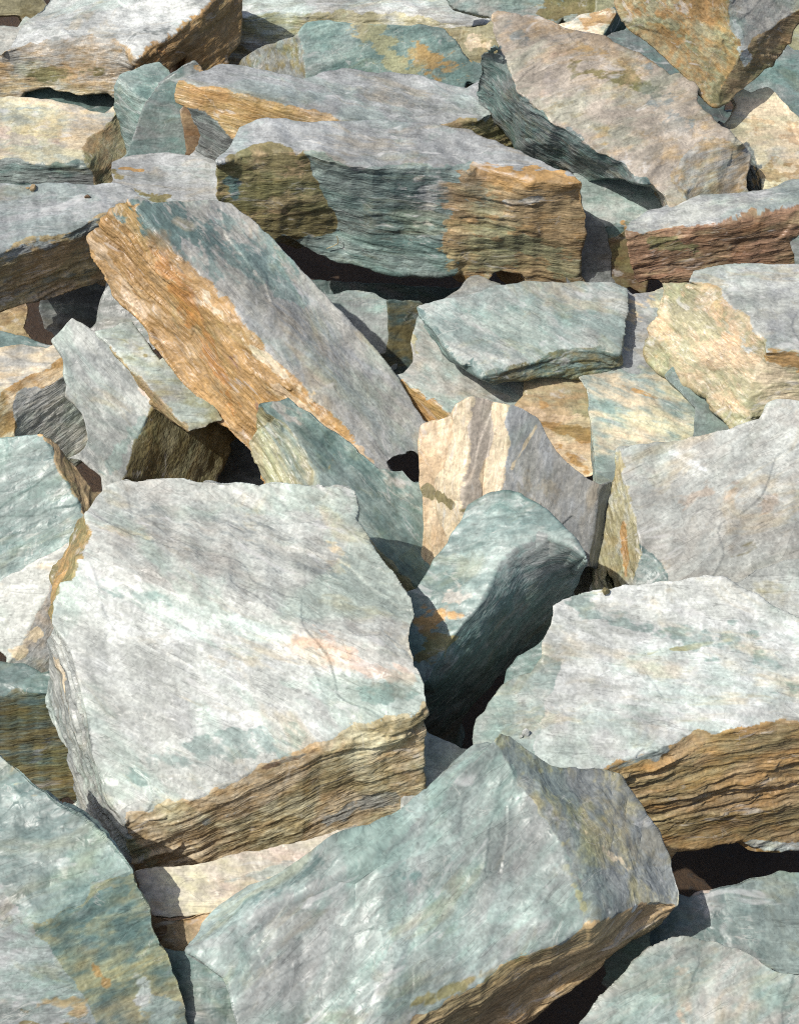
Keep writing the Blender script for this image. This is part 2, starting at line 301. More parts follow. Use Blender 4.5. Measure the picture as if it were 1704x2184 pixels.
R('long thin grey green lath of rock lying against the orange sided slab', 'rock', [
  ((.15,-.45,.85), [(200,706),(240,700),(280,690),(300,712),(325,750),(360,785),(400,825),(430,865),(455,898),(440,912),(405,920),(375,890),(320,822),(265,766),(230,733)], 'LG','LO',.4),
  ((-.4,-.8,.1), [(230,733),(265,766),(320,822),(375,890),(405,920),(402,926),(350,885),(322,862),(330,850),(262,775)], 'TN','OL',.4)],
  rough=.8, T=.12, stains=[((240,720),(300,740),10,'LO',.5),((310,760),(325,745),8,'OL',.7)])
R('longest leaning slab with orange left side and teal to grey top', 'boulder', [
  ((.3,-.42,.86), [(280,430),(300,425),(320,440),(350,435),(390,430),(455,422),(495,430),(540,465),(585,510),(630,560),(670,600),(705,640),(750,695),(800,745),(852,810),(880,850),(905,895),(908,930),(895,962),(840,975),(805,1005),(785,980),(750,930),(700,885),(640,820),(600,780),(540,710),(500,655),(465,620),(440,595),(390,550),(360,515),(320,475),(295,440)], 'WG','LI',.45),
  ((-.45,-.8,.42), [(280,430),(295,440),(320,475),(360,515),(390,550),(440,595),(465,620),(500,655),(540,710),(600,780),(640,820),(700,885),(750,930),(785,980),(805,1005),(760,1050),(680,1060),(590,1045),(545,985),(515,950),(475,910),(435,865),(400,820),(360,770),(330,725),(310,690),(280,660),(240,630),(225,590),(205,555),(195,530),(190,508),(215,485),(240,455)], 'OC','TN',.35)],
  h=.16, rough=1.3, ledge=1.5, lin=-.85, fol=(.3,-.42,.86),
  stains=[((330,455),(560,560),56,'TE',.8),((420,560),(640,640),30,'LT',.7),((380,475),(405,485),9,'CR',.8),((500,480),(620,590),40,'LT',.7),
    ((205,520),(300,660),16,'CP',.8),((330,520),(420,680),22,'OR',.9),((380,600),(500,860),20,'OR',.8),((440,640),(700,890),15,'CR',.75),((420,700),(560,860),8,'LO',.7),((560,800),(790,985),12,'CP',.8),
    ((440,900),(480,900),14,'CP',.5),((250,480),(330,560),7,'CR',.6),((390,560),(450,690),10,'BR',.55),((500,760),(560,880),9,'RB',.7)])
R('teal and grey jagged slab lying over the foot of the orange sided slab', 'rock_slab', [
  ((.25,-.42,.86), [(548,857),(595,852),(615,845),(660,880),(700,915),(750,948),(805,1000),(860,1000),(905,1040),(906,1130),(914,1215),(890,1250),(840,1205),(800,1165),(762,1120),(700,1045),(685,1035),(655,965),(610,905),(585,897),(570,880)], 'TE','LT',.5),
  ((-.35,-.85,.4), [(530,945),(550,920),(585,897),(610,905),(655,965),(685,1035),(640,1050),(575,1040),(550,1000),(543,975)], 'LO','LT',.4),
  ((-.5,-.8,.1), [(548,857),(570,880),(585,897),(550,920),(546,890)], 'OL','LO',.4),
  ((-.5,-.7,.5), [(700,1045),(762,1120),(800,1165),(840,1205),(890,1250),(888,1285),(820,1230),(750,1150),(700,1080)], 'LO','OL',.4)],
  h=.1, rough=1.2, stains=[((600,870),(740,930),16,'WG',.9),((830,1010),(880,1080),26,'WG',.6),((720,960),(700,1000),6,'LO',.6)], lin=-.8)
R('brown grey stone in the notch right of the dark teal boulder', 'rock', [
  ((0,-.7,.6), [(1195,1290),(1240,1190),(1275,1120),(1300,1100),(1290,1262),(1240,1275)], 'WG','OL',.5)], h=-.1)
R('upright rock with cream columns on the left and grey face on the right', 'boulder', [
  ((.22,-.78,.55), [(1080,862),(1115,870),(1150,890),(1165,920),(1190,960),(1220,990),(1255,1020),(1283,1035),(1270,1100),(1255,1210),(1200,1160),(1120,1110),(1060,1080),(1074,1010),(1080,960),(1082,910)], 'WG','LI',.45),
  ((-.5,-.74,.45), [(1052,857),(1080,862),(1082,910),(1080,960),(1074,1010),(1060,1080),(1028,1085),(1032,1000),(1047,925)], 'CP','CR',.5),
  ((.25,-.85,.4), [(1004,849),(1035,853),(1052,857),(1047,925),(1032,1000),(1028,1085),(990,1130),(987,1060),(992,1000),(1003,925)], 'BG','TN',.2),
  ((-.6,-.7,.4), [(975,865),(1004,849),(1003,925),(992,1000),(987,1060),(990,1130),(965,1165),(935,1100),(930,1030),(966,950)], 'CR','WH',.3),
  ((-.3,-.8,.5), [(903,910),(940,897),(960,890),(975,865),(966,950),(930,1030),(935,1100),(965,1165),(940,1190),(915,1209),(897,1190),(905,1100),(900,1040),(897,960)], 'CR','CP',.5),
  ((.8,-.55,.1), [(1283,1035),(1302,1040),(1299,1100),(1275,1190),(1255,1210),(1270,1100)], 'GR','WG',.4)],
  h=.12, rough=1.0, lin=1.4, ledge=.5,
  stains=[((962,900),(950,990),8,'CP',1),((910,1045),(985,1085),10,'OL',1),((920,1110),(940,1170),18,'CP',.7),((1090,1000),(1150,900),4,'CR',.6)])
R('large smooth grey slab with yellow green left edge above the banded white slab', 'rock_slab', [
  ((.03,-.46,.88), [(1318,957),(1402,942),(1477,933),(1552,922),(1582,908),(1622,895),(1637,860),(1652,853),(1704,855),(1790,850),(1790,1190),(1704,1194),(1612,1214),(1572,1245),(1425,1248),(1400,1195),(1366,1158),(1352,1100),(1338,1040)], 'WG','LG',.5),
  ((-.55,-.8,.2), [(1318,957),(1338,1040),(1352,1100),(1366,1158),(1352,1240),(1322,1248),(1292,1215),(1284,1252),(1265,1257),(1264,1182),(1300,1075)], 'LO','LG',.35),
  ((-.2,-.9,.35), [(1366,1158),(1400,1195),(1425,1248),(1400,1262),(1352,1240)], 'TE','LG',.4)],
  h=.06, lin=.5, flake=1.3, stains=[((1430,965),(1500,1000),8,'WH',.8),((1560,1180),(1700,1110),14,'OL',.45),((1460,1060),(1660,1100),40,'BG',.4),((1330,1120),(1335,1230),8,'OC',.6),((1270,1200),(1272,1250),6,'CR',.9),((1300,1220),(1320,1250),8,'OL',.8)])
R('pale olive slab corner at the right edge between the large grey and banded white slabs', 'rock', [
  ((.1,-.45,.88), [(1560,1250),(1612,1214),(1704,1192),(1790,1180),(1790,1370),(1704,1350),(1632,1310)], 'LO','LG',.6)], h=.02)
R('glossy dark teal boulder with pale left face at the centre', 'boulder', [
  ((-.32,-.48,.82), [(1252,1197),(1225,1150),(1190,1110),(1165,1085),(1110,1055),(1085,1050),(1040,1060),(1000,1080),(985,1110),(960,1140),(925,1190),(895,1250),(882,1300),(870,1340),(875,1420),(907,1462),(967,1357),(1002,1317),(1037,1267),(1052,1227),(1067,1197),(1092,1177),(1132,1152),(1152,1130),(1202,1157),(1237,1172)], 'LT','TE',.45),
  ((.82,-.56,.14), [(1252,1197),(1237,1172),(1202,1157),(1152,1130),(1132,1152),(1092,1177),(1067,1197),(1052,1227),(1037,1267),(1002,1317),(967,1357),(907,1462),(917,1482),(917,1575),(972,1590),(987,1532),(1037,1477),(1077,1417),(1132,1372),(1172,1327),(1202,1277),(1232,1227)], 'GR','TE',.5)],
  h=.14, rough=1.3, ledge=0, stains=[((1080,1070),(1190,1120),22,'TE',.8),((900,1330),(960,1310),26,'OC',.7),((900,1400),(940,1370),26,'OL',.8),((960,1270),(1000,1260),18,'WG',.6)])
R('small grey triangular stone between the large front slab and the peaked boulder', 'rock', [
  ((.2,-.5,.8), [(900,1560),(947,1580),(995,1605),(965,1660),(925,1700),(880,1740),(880,1620)], 'LG','GR',.4)], h=-.05)
R('little dark teal stone left of the banded white slab', 'rock', [
  ((-.3,-.6,.7), [(1080,1428),(1102,1402),(1152,1367),(1185,1335),(1185,1400),(1160,1440),(1110,1450),(1070,1475)], 'TE','DT',.4)])
R('broad banded white and green slab with striped brown front at the right edge', 'boulder', [
  ((.0,-.36,.93), [(1177,1292),(1202,1277),(1262,1260),(1332,1245),(1422,1237),(1502,1228),(1542,1230),(1572,1252),(1632,1282),(1704,1317),(1790,1340),(1790,1530),(1704,1535),(1662,1532),(1602,1547),(1552,1562),(1502,1557),(1452,1577),(1402,1602),(1332,1620),(1277,1645),(1202,1640),(1132,1602),(1152,1540),(1177,1470),(1202,1402),(1157,1402),(1157,1372),(1174,1332)], 'LG','WH',.5),
  ((-.15,-.3,.93), [(1157,1402),(1202,1402),(1177,1470),(1152,1540),(1132,1602),(1100,1620),(1015,1620),(1011,1552),(1017,1532),(1037,1512),(1052,1487),(1072,1462),(1102,1444),(1132,1437)], 'LG','LT',.5),
  ((-.05,-.96,.12), [(1277,1645),(1332,1620),(1402,1602),(1452,1577),(1502,1557),(1552,1562),(1602,1547),(1662,1532),(1704,1535),(1790,1530),(1790,1812),(1704,1812),(1652,1815),(1602,1807),(1582,1795),(1542,1797),(1452,1812),(1422,1817),(1390,1800),(1320,1720),(1240,1660)], 'TN','OC',.45)],
  h=.06, ledge=1.3, rough=1.0, flake=1.5, lin=-.12, T=.3,
  stains=[((1240,1290),(1500,1360),30,'LT',.65),((1420,1270),(1560,1260),26,'LG',.6),((1560,1380),(1700,1450),50,'LT',.6),((1300,1640),(1420,1600),9,'GR',.5),((1600,1800),(1700,1805),10,'WH',.9),((1380,1395),(1600,1360),4,'LO',.7),((1180,1280),(1300,1258),6,'LO',.6)])
R('teal rock with brown shaded right side at the left edge', 'boulder', [
  ((-.1,-.65,.72), [(-60,940),(0,935),(50,927),(90,925),(115,975),(150,1040),(178,1102),(160,1160),(100,1195),(50,1225),(0,1250),(-60,1280)], 'TE','LT',.5),
  ((.78,-.6,.05), [(90,925),(125,950),(150,980),(205,1055),(195,1090),(178,1102),(150,1040),(115,975)], 'TN','OL',.4)],
  h=.02, lin=.4, ledge=1.4, rough=1.3, fol=(-.1,-.5,.8), stains=[((0,934),(90,926),5,'OC',.8),((0,1170),(150,1110),14,'LG',.5)])
R('off white rock in front of the teal one at the left edge', 'rock', [
  ((-.15,-.7,.65), [(-60,1270),(0,1242),(50,1213),(100,1183),(170,1148),(120,1240),(75,1310),(25,1412),(-5,1385),(-60,1375)], 'LG','CR',.3),
  ((.3,-.85,.35), [(170,1148),(190,1200),(130,1320),(125,1400),(110,1455),(60,1425),(25,1412),(75,1310),(120,1240)], 'BG','LI',.5)],
  h=.0, stains=[((40,1390),(80,1350),14,'CR',.7)])
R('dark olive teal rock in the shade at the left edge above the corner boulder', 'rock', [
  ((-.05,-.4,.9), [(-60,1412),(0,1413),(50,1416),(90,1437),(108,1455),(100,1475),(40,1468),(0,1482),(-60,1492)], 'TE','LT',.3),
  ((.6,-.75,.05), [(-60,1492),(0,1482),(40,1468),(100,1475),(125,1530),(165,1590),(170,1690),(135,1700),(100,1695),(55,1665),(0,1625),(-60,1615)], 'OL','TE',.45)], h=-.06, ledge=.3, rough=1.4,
  stains=[((60,1650),(110,1560),12,'GR',.6)])
R('biggest slab with broad pale grey top and layered ochre front', 'boulder', [
  ((-.10,-.43,.90), [(165,1190),(185,1190),(290,1225),(430,1290),(560,1335),(700,1390),(810,1430),(905,1460),(910,1500),(893,1517),(820,1532),(750,1547),(700,1577),(640,1600),(575,1627),(500,1668),(420,1702),(320,1727),(262,1742),(232,1705),(225,1670),(195,1590),(180,1500),(165,1440),(145,1375),(112,1330),(118,1300),(130,1245),(155,1240)], 'LG','WH',.4),
  ((.07,-.28,.95), [(185,1190),(290,1225),(430,1290),(560,1335),(700,1390),(810,1430),(905,1460),(885,1420),(875,1380),(875,1340),(885,1310),(875,1270),(840,1225),(800,1175),(765,1125),(752,1110),(763,1085),(755,1050),(740,1040),(680,1037),(620,1037),(560,1035),(500,1030),(420,1025),(350,1018),(270,1022),(225,1035),(205,1060),(183,1097),(198,1145)], 'WG','LG',.5),
  ((.05,-.96,.12), [(262,1742),(320,1727),(420,1702),(500,1668),(575,1627),(640,1600),(700,1577),(750,1547),(820,1532),(893,1517),(910,1500),(912,1560),(905,1600),(907,1665),(890,1700),(852,1740),(830,1755),(760,1770),(700,1790),(640,1810),(560,1830),(500,1838),(430,1850),(360,1868),(300,1873),(285,1875)], 'TN','CR',.45),
  ((-.8,-.55,.12), [(112,1330),(145,1375),(165,1440),(180,1500),(195,1590),(225,1670),(232,1705),(262,1742),(285,1875),(270,1845),(220,1790),(165,1730),(158,1680),(150,1600),(120,1540),(108,1490),(107,1400)], 'LG','GR',.45),
  ((-.8,-.5,.3), [(183,1097),(198,1145),(185,1190),(165,1190),(155,1240),(130,1245),(118,1300),(112,1330),(104,1300),(120,1230),(155,1160),(170,1110)], 'OL','OC',.4)],
  h=.1, ledge=1.3, rough=1.0, flake=1.4, lin=-.5, T=.34,
  stains=[((240,1130),(330,1150),20,'CR',.45),((700,1170),(860,1240),24,'CR',.5),((650,1370),(860,1440),34,'PK',.6),((500,1320),(640,1390),12,'WH',.9),((200,1230),(350,1270),24,'LT',.5),((330,1100),(700,1200),50,'GR',.35),
    ((700,1470),(880,1480),22,'LT',.6),((300,1640),(620,1580),30,'LT',.6),((560,1640),(700,1590),5,'BR',.8),((120,1400),(170,1560),9,'CR',.7),((115,1340),(140,1440),7,'GR',.7),((280,1800),(330,1850),14,'LO',.8),((700,1750),(830,1700),16,'WG',.7),((440,1760),(500,1740),10,'WG',.7),((600,1830),(760,1760),5,'WG',.8)])
R('cream beige ledge showing beneath the front of the biggest slab', 'rock_slab', [
  ((.0,-.5,.86), [(290,1860),(350,1850),(450,1835),(560,1810),(650,1790),(760,1760),(830,1760),(760,1815),(620,1900),(505,1940),(450,1950),(362,1958),(325,1955),(305,1920)], 'PK','CR',.4)], h=0.0,
  stains=[((480,1880),(640,1840),12,'WG',.6)], exp=False)
R('orange brown crumbled stones in the hollow at the left of the peaked boulder', 'rock', [
  ((.2,-.9,.2), [(322,1955),(345,1955),(362,1962),(368,1990),(345,2010),(322,1985)], 'RB','BR',.5),
  ((-.1,-.7,.6), [(362,1958),(450,1945),(470,1960),(440,2010),(400,2040),(370,2050),(345,2010),(368,1990)], 'CP','OC',.4)], h=-.05, rough=2)
R('slate teal block at the bottom edge left of the peaked boulder', 'rock', [
  ((-.05,-.6,.78), [(352,2030),(425,2035),(485,2067),(510,2142),(530,2300),(430,2300),(395,2184),(370,2092)], 'TE','GR',.4)], h=-.14)
R('sky teal rock with a darker shaded left part at the lower right edge', 'rock', [
  ((.1,-.4,.9), [(1547,1888),(1612,1872),(1662,1860),(1704,1862),(1790,1870),(1790,2120),(1704,2110),(1640,2080),(1592,2000),(1560,1960)], 'LT','TE',.35),
  ((-.1,-.62,.75), [(1452,1922),(1482,1902),(1547,1888),(1560,1960),(1592,2000),(1640,2080),(1560,2060),(1450,2060),(1400,2070),(1330,2075),(1318,2050),(1345,2010),(1390,1980),(1430,1955)], 'TE','GR',.4)],  # shadow on the left part built as a face of darker colour
  h=-.04, stains=[((1480,1905),(1560,1885),8,'PK',.8),((1640,1950),(1700,1960),14,'PK',.3)])
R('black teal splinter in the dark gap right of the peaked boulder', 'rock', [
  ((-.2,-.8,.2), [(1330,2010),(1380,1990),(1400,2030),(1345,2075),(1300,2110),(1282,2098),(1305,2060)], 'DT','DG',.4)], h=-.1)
R('big peaked teal grey boulder with brown underside at the bottom', 'boulder', [
  ((-.04,-.5,.86), [(1052,1580),(1005,1635),(940,1700),(850,1790),(720,1870),(600,1925),(480,1995),(395,2027),(425,2045),(480,2080),(505,2184),(520,2300),(700,2300),(852,2192),(952,2132),(1027,2097),(1092,2042),(1177,2017),(1247,1972),(1247,1957),(1237,1922),(1212,1857),(1202,1807),(1172,1757),(1142,1707),(1102,1667),(1077,1612)], 'LT','GR',.5),
  ((.58,-.44,.68), [(1052,1580),(1067,1560),(1102,1577),(1137,1602),(1197,1637),(1277,1645),(1317,1667),(1347,1712),(1377,1767),(1402,1802),(1427,1837),(1450,1902),(1447,1932),(1362,1922),(1302,1952),(1247,1972),(1247,1957),(1237,1922),(1212,1857),(1202,1807),(1172,1757),(1142,1707),(1102,1667),(1077,1612)], 'GR','LO',.4),
  ((-.34,-.2,.92), [(1052,1580),(1012,1592),(960,1640),(905,1690),(852,1742),(800,1780),(780,1785),(720,1807),(650,1842),(590,1872),(505,1907),(450,1952),(430,1987),(395,2027),(480,1995),(600,1925),(720,1870),(850,1790),(940,1700),(1005,1635)], 'LT','GR',.4),
  ((.15,-.97,-.1), [(1447,1932),(1362,1922),(1302,1952),(1247,1972),(1177,2017),(1092,2042),(1027,2097),(952,2132),(852,2192),(700,2300),(1000,2300),(1102,2184),(1152,2157),(1202,2122),(1262,2082),(1322,2027),(1377,1992),(1417,1967)], 'TN','BR',.35)],
  h=.12, rough=1.9, flake=.9, ledge=.6, lin=.8, T=.32,
  stains=[((600,2050),(800,1960),50,'GR',.5),((1000,1700),(1060,1800),34,'GR',.4),((480,1960),(760,1820),30,'TE',.6),((800,1900),(860,1860),30,'TE',.5),((1210,1850),(1245,1940),10,'LO',.8),((1240,1780),(1330,1850),12,'CR',.5),((1180,1840),(1240,1870),20,'LT',.7),
     ((880,2140),(1150,2030),14,'OL',.6),((1290,1945),(1350,1935),9,'WH',.7),((1100,1650),(1200,1640),9,'LO',.5),((1240,1720),(1200,1800),8,'LO',.5)])
R('rough teal and green boulder with a golden stain filling the lower left corner', 'boulder', [
  ((-.05,-.52,.85), [(-60,1570),(0,1602),(20,1622),(55,1652),(100,1687),(135,1722),(170,1742),(210,1777),(260,1822),(285,1855),(240,1872),(190,1887),(175,1922),(140,1932),(105,1957),(65,1965),(0,1880),(-60,1800)], 'TE','LT',.5),
  ((.25,-.75,.62), [(285,1855),(290,1880),(315,1932),(327,1972),(362,2034),(382,2092),(412,2200),(430,2300),(230,2300),(210,2184),(175,2117),(130,2052),(100,2007),(65,1965),(105,1957),(140,1932),(175,1922),(190,1887),(240,1872)], 'TE','LO',.45),
  ((-.35,-.38,.86), [(-60,1800),(0,1880),(65,1965),(100,2007),(130,2052),(175,2117),(210,2184),(230,2300),(-60,2300)], 'LI','LT',.45)],
  h=.0, rough=1.9, ledge=1.4, lin=.3, stains=[((90,2130),(170,2150),26,'TN',.5),((60,2184),(180,2200),22,'OL',.7),((40,1790),(70,1800),16,'WH',.45),((130,1850),(160,1930),20,'WH',.4),((20,1650),(90,1700),14,'LO',.6),((290,2080),(310,2130),18,'WH',.5),((200,2060),(230,2100),10,'OC',.6),((120,1980),(260,1900),16,'TE',.6),((330,2150),(380,2184),30,'LT',.7)])
R('smooth pale grey rounded rock in the bottom right corner', 'boulder', [
  ((-.02,-.45,.88), [(1392,2020),(1432,2002),(1482,2005),(1522,2010),(1572,2022),(1612,2042),(1652,2067),(1704,2075),(1790,2090),(1790,2300),(1180,2300),(1242,2184),(1262,2162),(1287,2132),(1322,2092),(1352,2052)], 'WG','LT',.45)],
  h=.0, rough=1.4, stains=[((1540,2120),(1620,2090),20,'WH',.4),((1450,2100),(1500,2160),30,'BG',.4)], lin=.5)

# tiny things lying on the stones: (kind, pixel, size in m, colour)
BITS = [('larger brown crumb of rock lying on the top of the blue grey slab at left',(72,404),.012,'TN'),
  ('dark crumb right of the larger brown one on the blue grey slab',(187,421),.007,'BR'),
  ('tiniest crumb beside the larger brown one on the blue grey slab',(60,402),.005,'TN'),
  ('small white pebble lying on the green ledge left of the banded slab',(1122,1566),.010,'WH'),
  ('tiny pale chip beside the white pebble on the green ledge',(1112,1572),.005,'LG'),
  ('olive chip lying left of the foot of the large grey slab',(1290,1262),.012,'OL')]

# ------------------------------------------------------------------ from outlines to solids
def prep(rk):
    """shared vertices, T-junctions closed, triangles in the plane of the outline"""
    V = []
    def vid(p):
        for i, q in enumerate(V):
            if abs(q[0] - p[0]) < 5 and abs(q[1] - p[1]) < 5: return i
        V.append(tuple(map(float, p))); return len(V) - 1
    polys = []
    for f in rk['faces']:
        ids = []
        for p in f[1]:
            i = vid(p)
            if not ids or ids[-1] != i: ids.append(i)
        if ids[0] == ids[-1]: ids.pop()
        polys.append(ids)
    for k, ids in enumerate(polys):
        out = []
        for a, b in zip(ids, ids[1:] + ids[:1]):
            out.append(a)
            A, B = np.array(V[a]), np.array(V[b]); L = np.linalg.norm(B - A)
            ins = []
            for j, q in enumerate(V):
                if j in ids: continue
                t = np.dot(np.array(q) - A, B - A) / L**2
                if 0.03 < t < 0.97 and np.linalg.norm(A + t * (B - A) - q) < 5: ins.append((t, j))
            out += [j for t, j in sorted(ins)]
        polys[k] = out
    for k, ids in enumerate(polys):
        x = np.array([V[i] for i in ids])
        ar = np.sum(x[:, 0] * np.roll(x[:, 1], -1) - x[:, 1] * np.roll(x[:, 0], -1))
        if ar > 0: polys[k] = ids[::-1]           # image y points down: keep one winding for all
    # straight traced edges broken into the ragged line of a fracture, the same for both faces that share it
    done = {}
    def split(a, b, lev):
        A, B = np.array(V[a]), np.array(V[b]); L = np.linalg.norm(B - A)
        if L < 20 or lev > 3: return []
        key = (min(a, b), max(a, b))
        if key not in done:
            if A[0] > B[0] or (A[0] == B[0] and A[1] > B[1]): A, B = B, A
            h = math.sin(A[0] * 12.9898 + A[1] * 78.233 + B[0] * 37.719 + B[1] * 4.581) * 43758.5453
            h2 = (h * 7.31) % 1.0; h = h % 1.0
            m = A + (B - A) * (.35 + .3 * h2); nrm_ = np.array([-(B - A)[1], (B - A)[0]]) / L
            m = m + nrm_ * (h - .5) * min(.13 * L, 7)
            V.append(tuple(m)); done[key] = len(V) - 1
        m = done[key]
        return split(a, m, lev + 1) + [m] + split(m, b, lev + 1)
    for k, ids in enumerate(polys):
        out = []
        for a, b in zip(ids, ids[1:] + ids[:1]): out += [a] + split(a, b, 0)
        polys[k] = out
    rk['V'] = V; rk['polys'] = polys

def inside(poly, x, y):
    c = False; n = len(poly)
    for i in range(n):
        x1, y1 = poly[i]; x2, y2 = poly[i - 1]
        if (y1 > y) != (y2 > y) and x < (x2 - x1) * (y - y1) / (y2 - y1) + x1: c = not c
    return c

def edges_once(polys):
    s = {}
    for ids in polys:
        for a, b in zip(ids, ids[1:] + ids[:1]):
            s[(a, b)] = 1
    return [e for e in s if (e[1], e[0]) not in s]

for rk in ROCKS: prep(rk)
# every stone goes on a little way beneath the ones that lie on it
moves = []
for k, rk in enumerate(ROCKS):
    later = [[r2['V'][i] for i in ids] for r2 in ROCKS[k + 1:] for ids in r2['polys']]
    be = edges_once(rk['polys']); V = rk['V']; nv = {}
    for a, b in be:
        d = np.array(V[b]) - np.array(V[a]); L = np.linalg.norm(d)
        n = np.array([-d[1], d[0]]) / L            # outward for this winding
        for i in (a, b): nv.setdefault(i, []).append(n)
    mv = {}
    if rk['exp']:
        for i, ns in nv.items():
            n = sum(ns); L = np.linalg.norm(n)
            if L < 1e-3: continue
            n /= L; x, y = np.array(V[i]) + n * 14
            if any(inside(p, x, y) for p in later): mv[i] = np.array(V[i]) + n * 24
    moves.append(mv)
for rk, mv in zip(ROCKS, moves):
    for i, p in mv.items(): rk['V'][i] = tuple(p)

def solve(rk):
    """3-D position of every outline vertex from the plane of its face"""
    V = rk['V']; rays = np.array([ray(*p) for p in V]); rk['rays'] = rays
    first = rk['polys'][0]
    c2 = np.mean([V[i] for i in first], axis=0); rc = ray(*c2)
    D = (CAM_H - rk['h']) / -rc[2]
    pos = {}
    for k, (f, ids) in enumerate(zip(rk['faces'], rk['polys'])):
        n = norm(f[0])
        known = [pos[i] for i in ids if i in pos]
        if k == 0:
            c = ORG + rc * D
        elif len(known) >= 2:
            P = np.array(known); c = P.mean(0)
            e = np.linalg.svd(P - c)[2][0]
            n = norm(n - np.dot(n, e) * e)
            m = np.mean([rays[i] for i in ids], axis=0)
            back = -(m - np.dot(m, e) * e)
            for _ in range(12):
                if np.dot(n, m) < -0.16: break
                n = norm(n + 0.2 * norm(back))
        elif known: c = known[0]
        else: c = ORG + rc * D
        for i in ids:
            if i in pos: continue
            den = np.dot(n, rays[i])
            d = np.dot(n, c - ORG) / min(den, -0.05)
            pos[i] = ORG + rays[i] * np.clip(d, D * .78, D * 1.3)
    rk['P'] = np.array([pos[i] for i in range(len(V))]); rk['D'] = D
    tris = []; tf = []
    W = [tuple(v) for v in V]; P = [pos[i] for i in range(len(V))]
    for k, ids in enumerate(rk['polys']):
        b2 = [V[i] for i in ids]; ba = np.array(b2)
        step = max(16., math.sqrt(np.prod(np.ptp(ba, axis=0))) / 14)
        ins = []
        for yy in np.arange(ba[:, 1].min() + step * .5, ba[:, 1].max(), step):
            for r_, xx in enumerate(np.arange(ba[:, 0].min() + step * .5, ba[:, 0].max(), step)):
                y_ = yy + (step * .3 if r_ % 2 else 0)
                if inside(b2, xx, y_) and np.min(np.hypot(ba[:, 0] - xx, ba[:, 1] - y_)) > step * .45: ins.append((xx, y_))
        vs = [Vector(v) for v in b2 + ins]
        ov, oe, of, orig, _, _ = delaunay_2d_cdt(vs, [], [list(range(len(b2)))], 1, 1e-4)
        n0 = len(ov); dep = np.zeros(n0); fix = np.zeros(n0, bool); gid = [-1] * n0
        bd = [1 / np.dot(pos[i] - ORG, FWD) for i in ids]
        for a in range(n0):
            o_ = [x for x in orig[a] if x < len(b2)]
            if o_: dep[a] = bd[o_[0]]; fix[a] = True; gid[a] = ids[o_[0]]
        dep[~fix] = np.mean(bd)
        E_ = np.array(sorted({(min(x, y), max(x, y)) for f_ in of for x, y in zip(f_, f_[1:] + f_[:1])}), int).reshape(-1, 2)
        co2 = np.array([tuple(v) for v in ov])
        wt = 1 / (np.linalg.norm(co2[E_[:, 0]] - co2[E_[:, 1]], axis=1) + 1) if len(E_) else np.zeros(0)
        sw = np.bincount(E_[:, 0], wt, n0) + np.bincount(E_[:, 1], wt, n0)
        for _i in range(400):
            acc = np.bincount(E_[:, 0], wt * dep[E_[:, 1]], n0) + np.bincount(E_[:, 1], wt * dep[E_[:, 0]], n0)
            new = acc / np.maximum(sw, 1e-9); dep[~fix] = new[~fix]
        for a in range(n0):
            if gid[a] < 0:
                gid[a] = len(W); W.append(tuple(ov[a])); rr = ray(*ov[a])
                P.append(ORG + rr / np.dot(rr, FWD) / dep[a])
        for f_ in of:
            for m_ in range(1, len(f_) - 1):
                t = [gid[f_[0]], gid[f_[m_]], gid[f_[m_ + 1]]]
                a, b, c = (np.array(W[i]) for i in t)
                cr = (b[0]-a[0])*(c[1]-a[1]) - (b[1]-a[1])*(c[0]-a[0])
                if abs(cr) < 1e-6 or len(set(t)) < 3: continue
                if cr > 0: t = t[::-1]
                tris.append(t); tf.append(k)
    rk['V'] = W; rk['P'] = np.array(P)
    rk['tris'] = tris; rk['tf'] = tf

# depth of each stone on a coarse grid of sight lines: what lies on top must be nearer than what it covers
GX, GY, ST = 220, 290, 9.0
def raster(rk):
    dm = np.full((GY, GX), np.inf)
    for t in rk['tris']:
        p = np.array([rk['V'][i] for i in t]); d = np.array([np.dot(rk['P'][i] - ORG, FWD) for i in t])
        x0 = max(int((p[:, 0].min() + 100) / ST), 0); x1 = min(int((p[:, 0].max() + 100) / ST) + 2, GX)
        y0 = max(int((p[:, 1].min() + 100) / ST), 0); y1 = min(int((p[:, 1].max() + 100) / ST) + 2, GY)
        if x1 <= x0 or y1 <= y0: continue
        X, Y = np.meshgrid(np.arange(x0, x1) * ST - 100, np.arange(y0, y1) * ST - 100)
        (ax, ay), (bx, by), (cx, cy) = p
        den = (by - cy) * (ax - cx) + (cx - bx) * (ay - cy)
        if abs(den) < 1e-6: continue
        u = ((by - cy) * (X - cx) + (cx - bx) * (Y - cy)) / den
        v = ((cy - ay) * (X - cx) + (ax - cx) * (Y - cy)) / den
        w = 1 - u - v
        m = (u >= -.02) & (v >= -.02) & (w >= -.02)
        z = 1 / (u / d[0] + v / d[1] + w / d[2])
        s = dm[y0:y1, x0:x1]; s[m] = np.minimum(s[m], z[m])
    return dm
best = np.full((GY, GX), np.inf)
for k, rk in enumerate(ROCKS):
    solve(rk)
    dm = raster(rk)
    ov = np.isfinite(dm) & np.isfinite(best)
    s = 1.0
    if ov.any():
        q = (best[ov] - 0.004) / dm[ov]
        s = min(1.0, np.percentile(q, 3))
        s = max(s, .80)
    rk['P'] = ORG + (rk['P'] - ORG) * s; rk['D'] *= s
    rk['s'] = s
    best = np.minimum(best, dm * s)

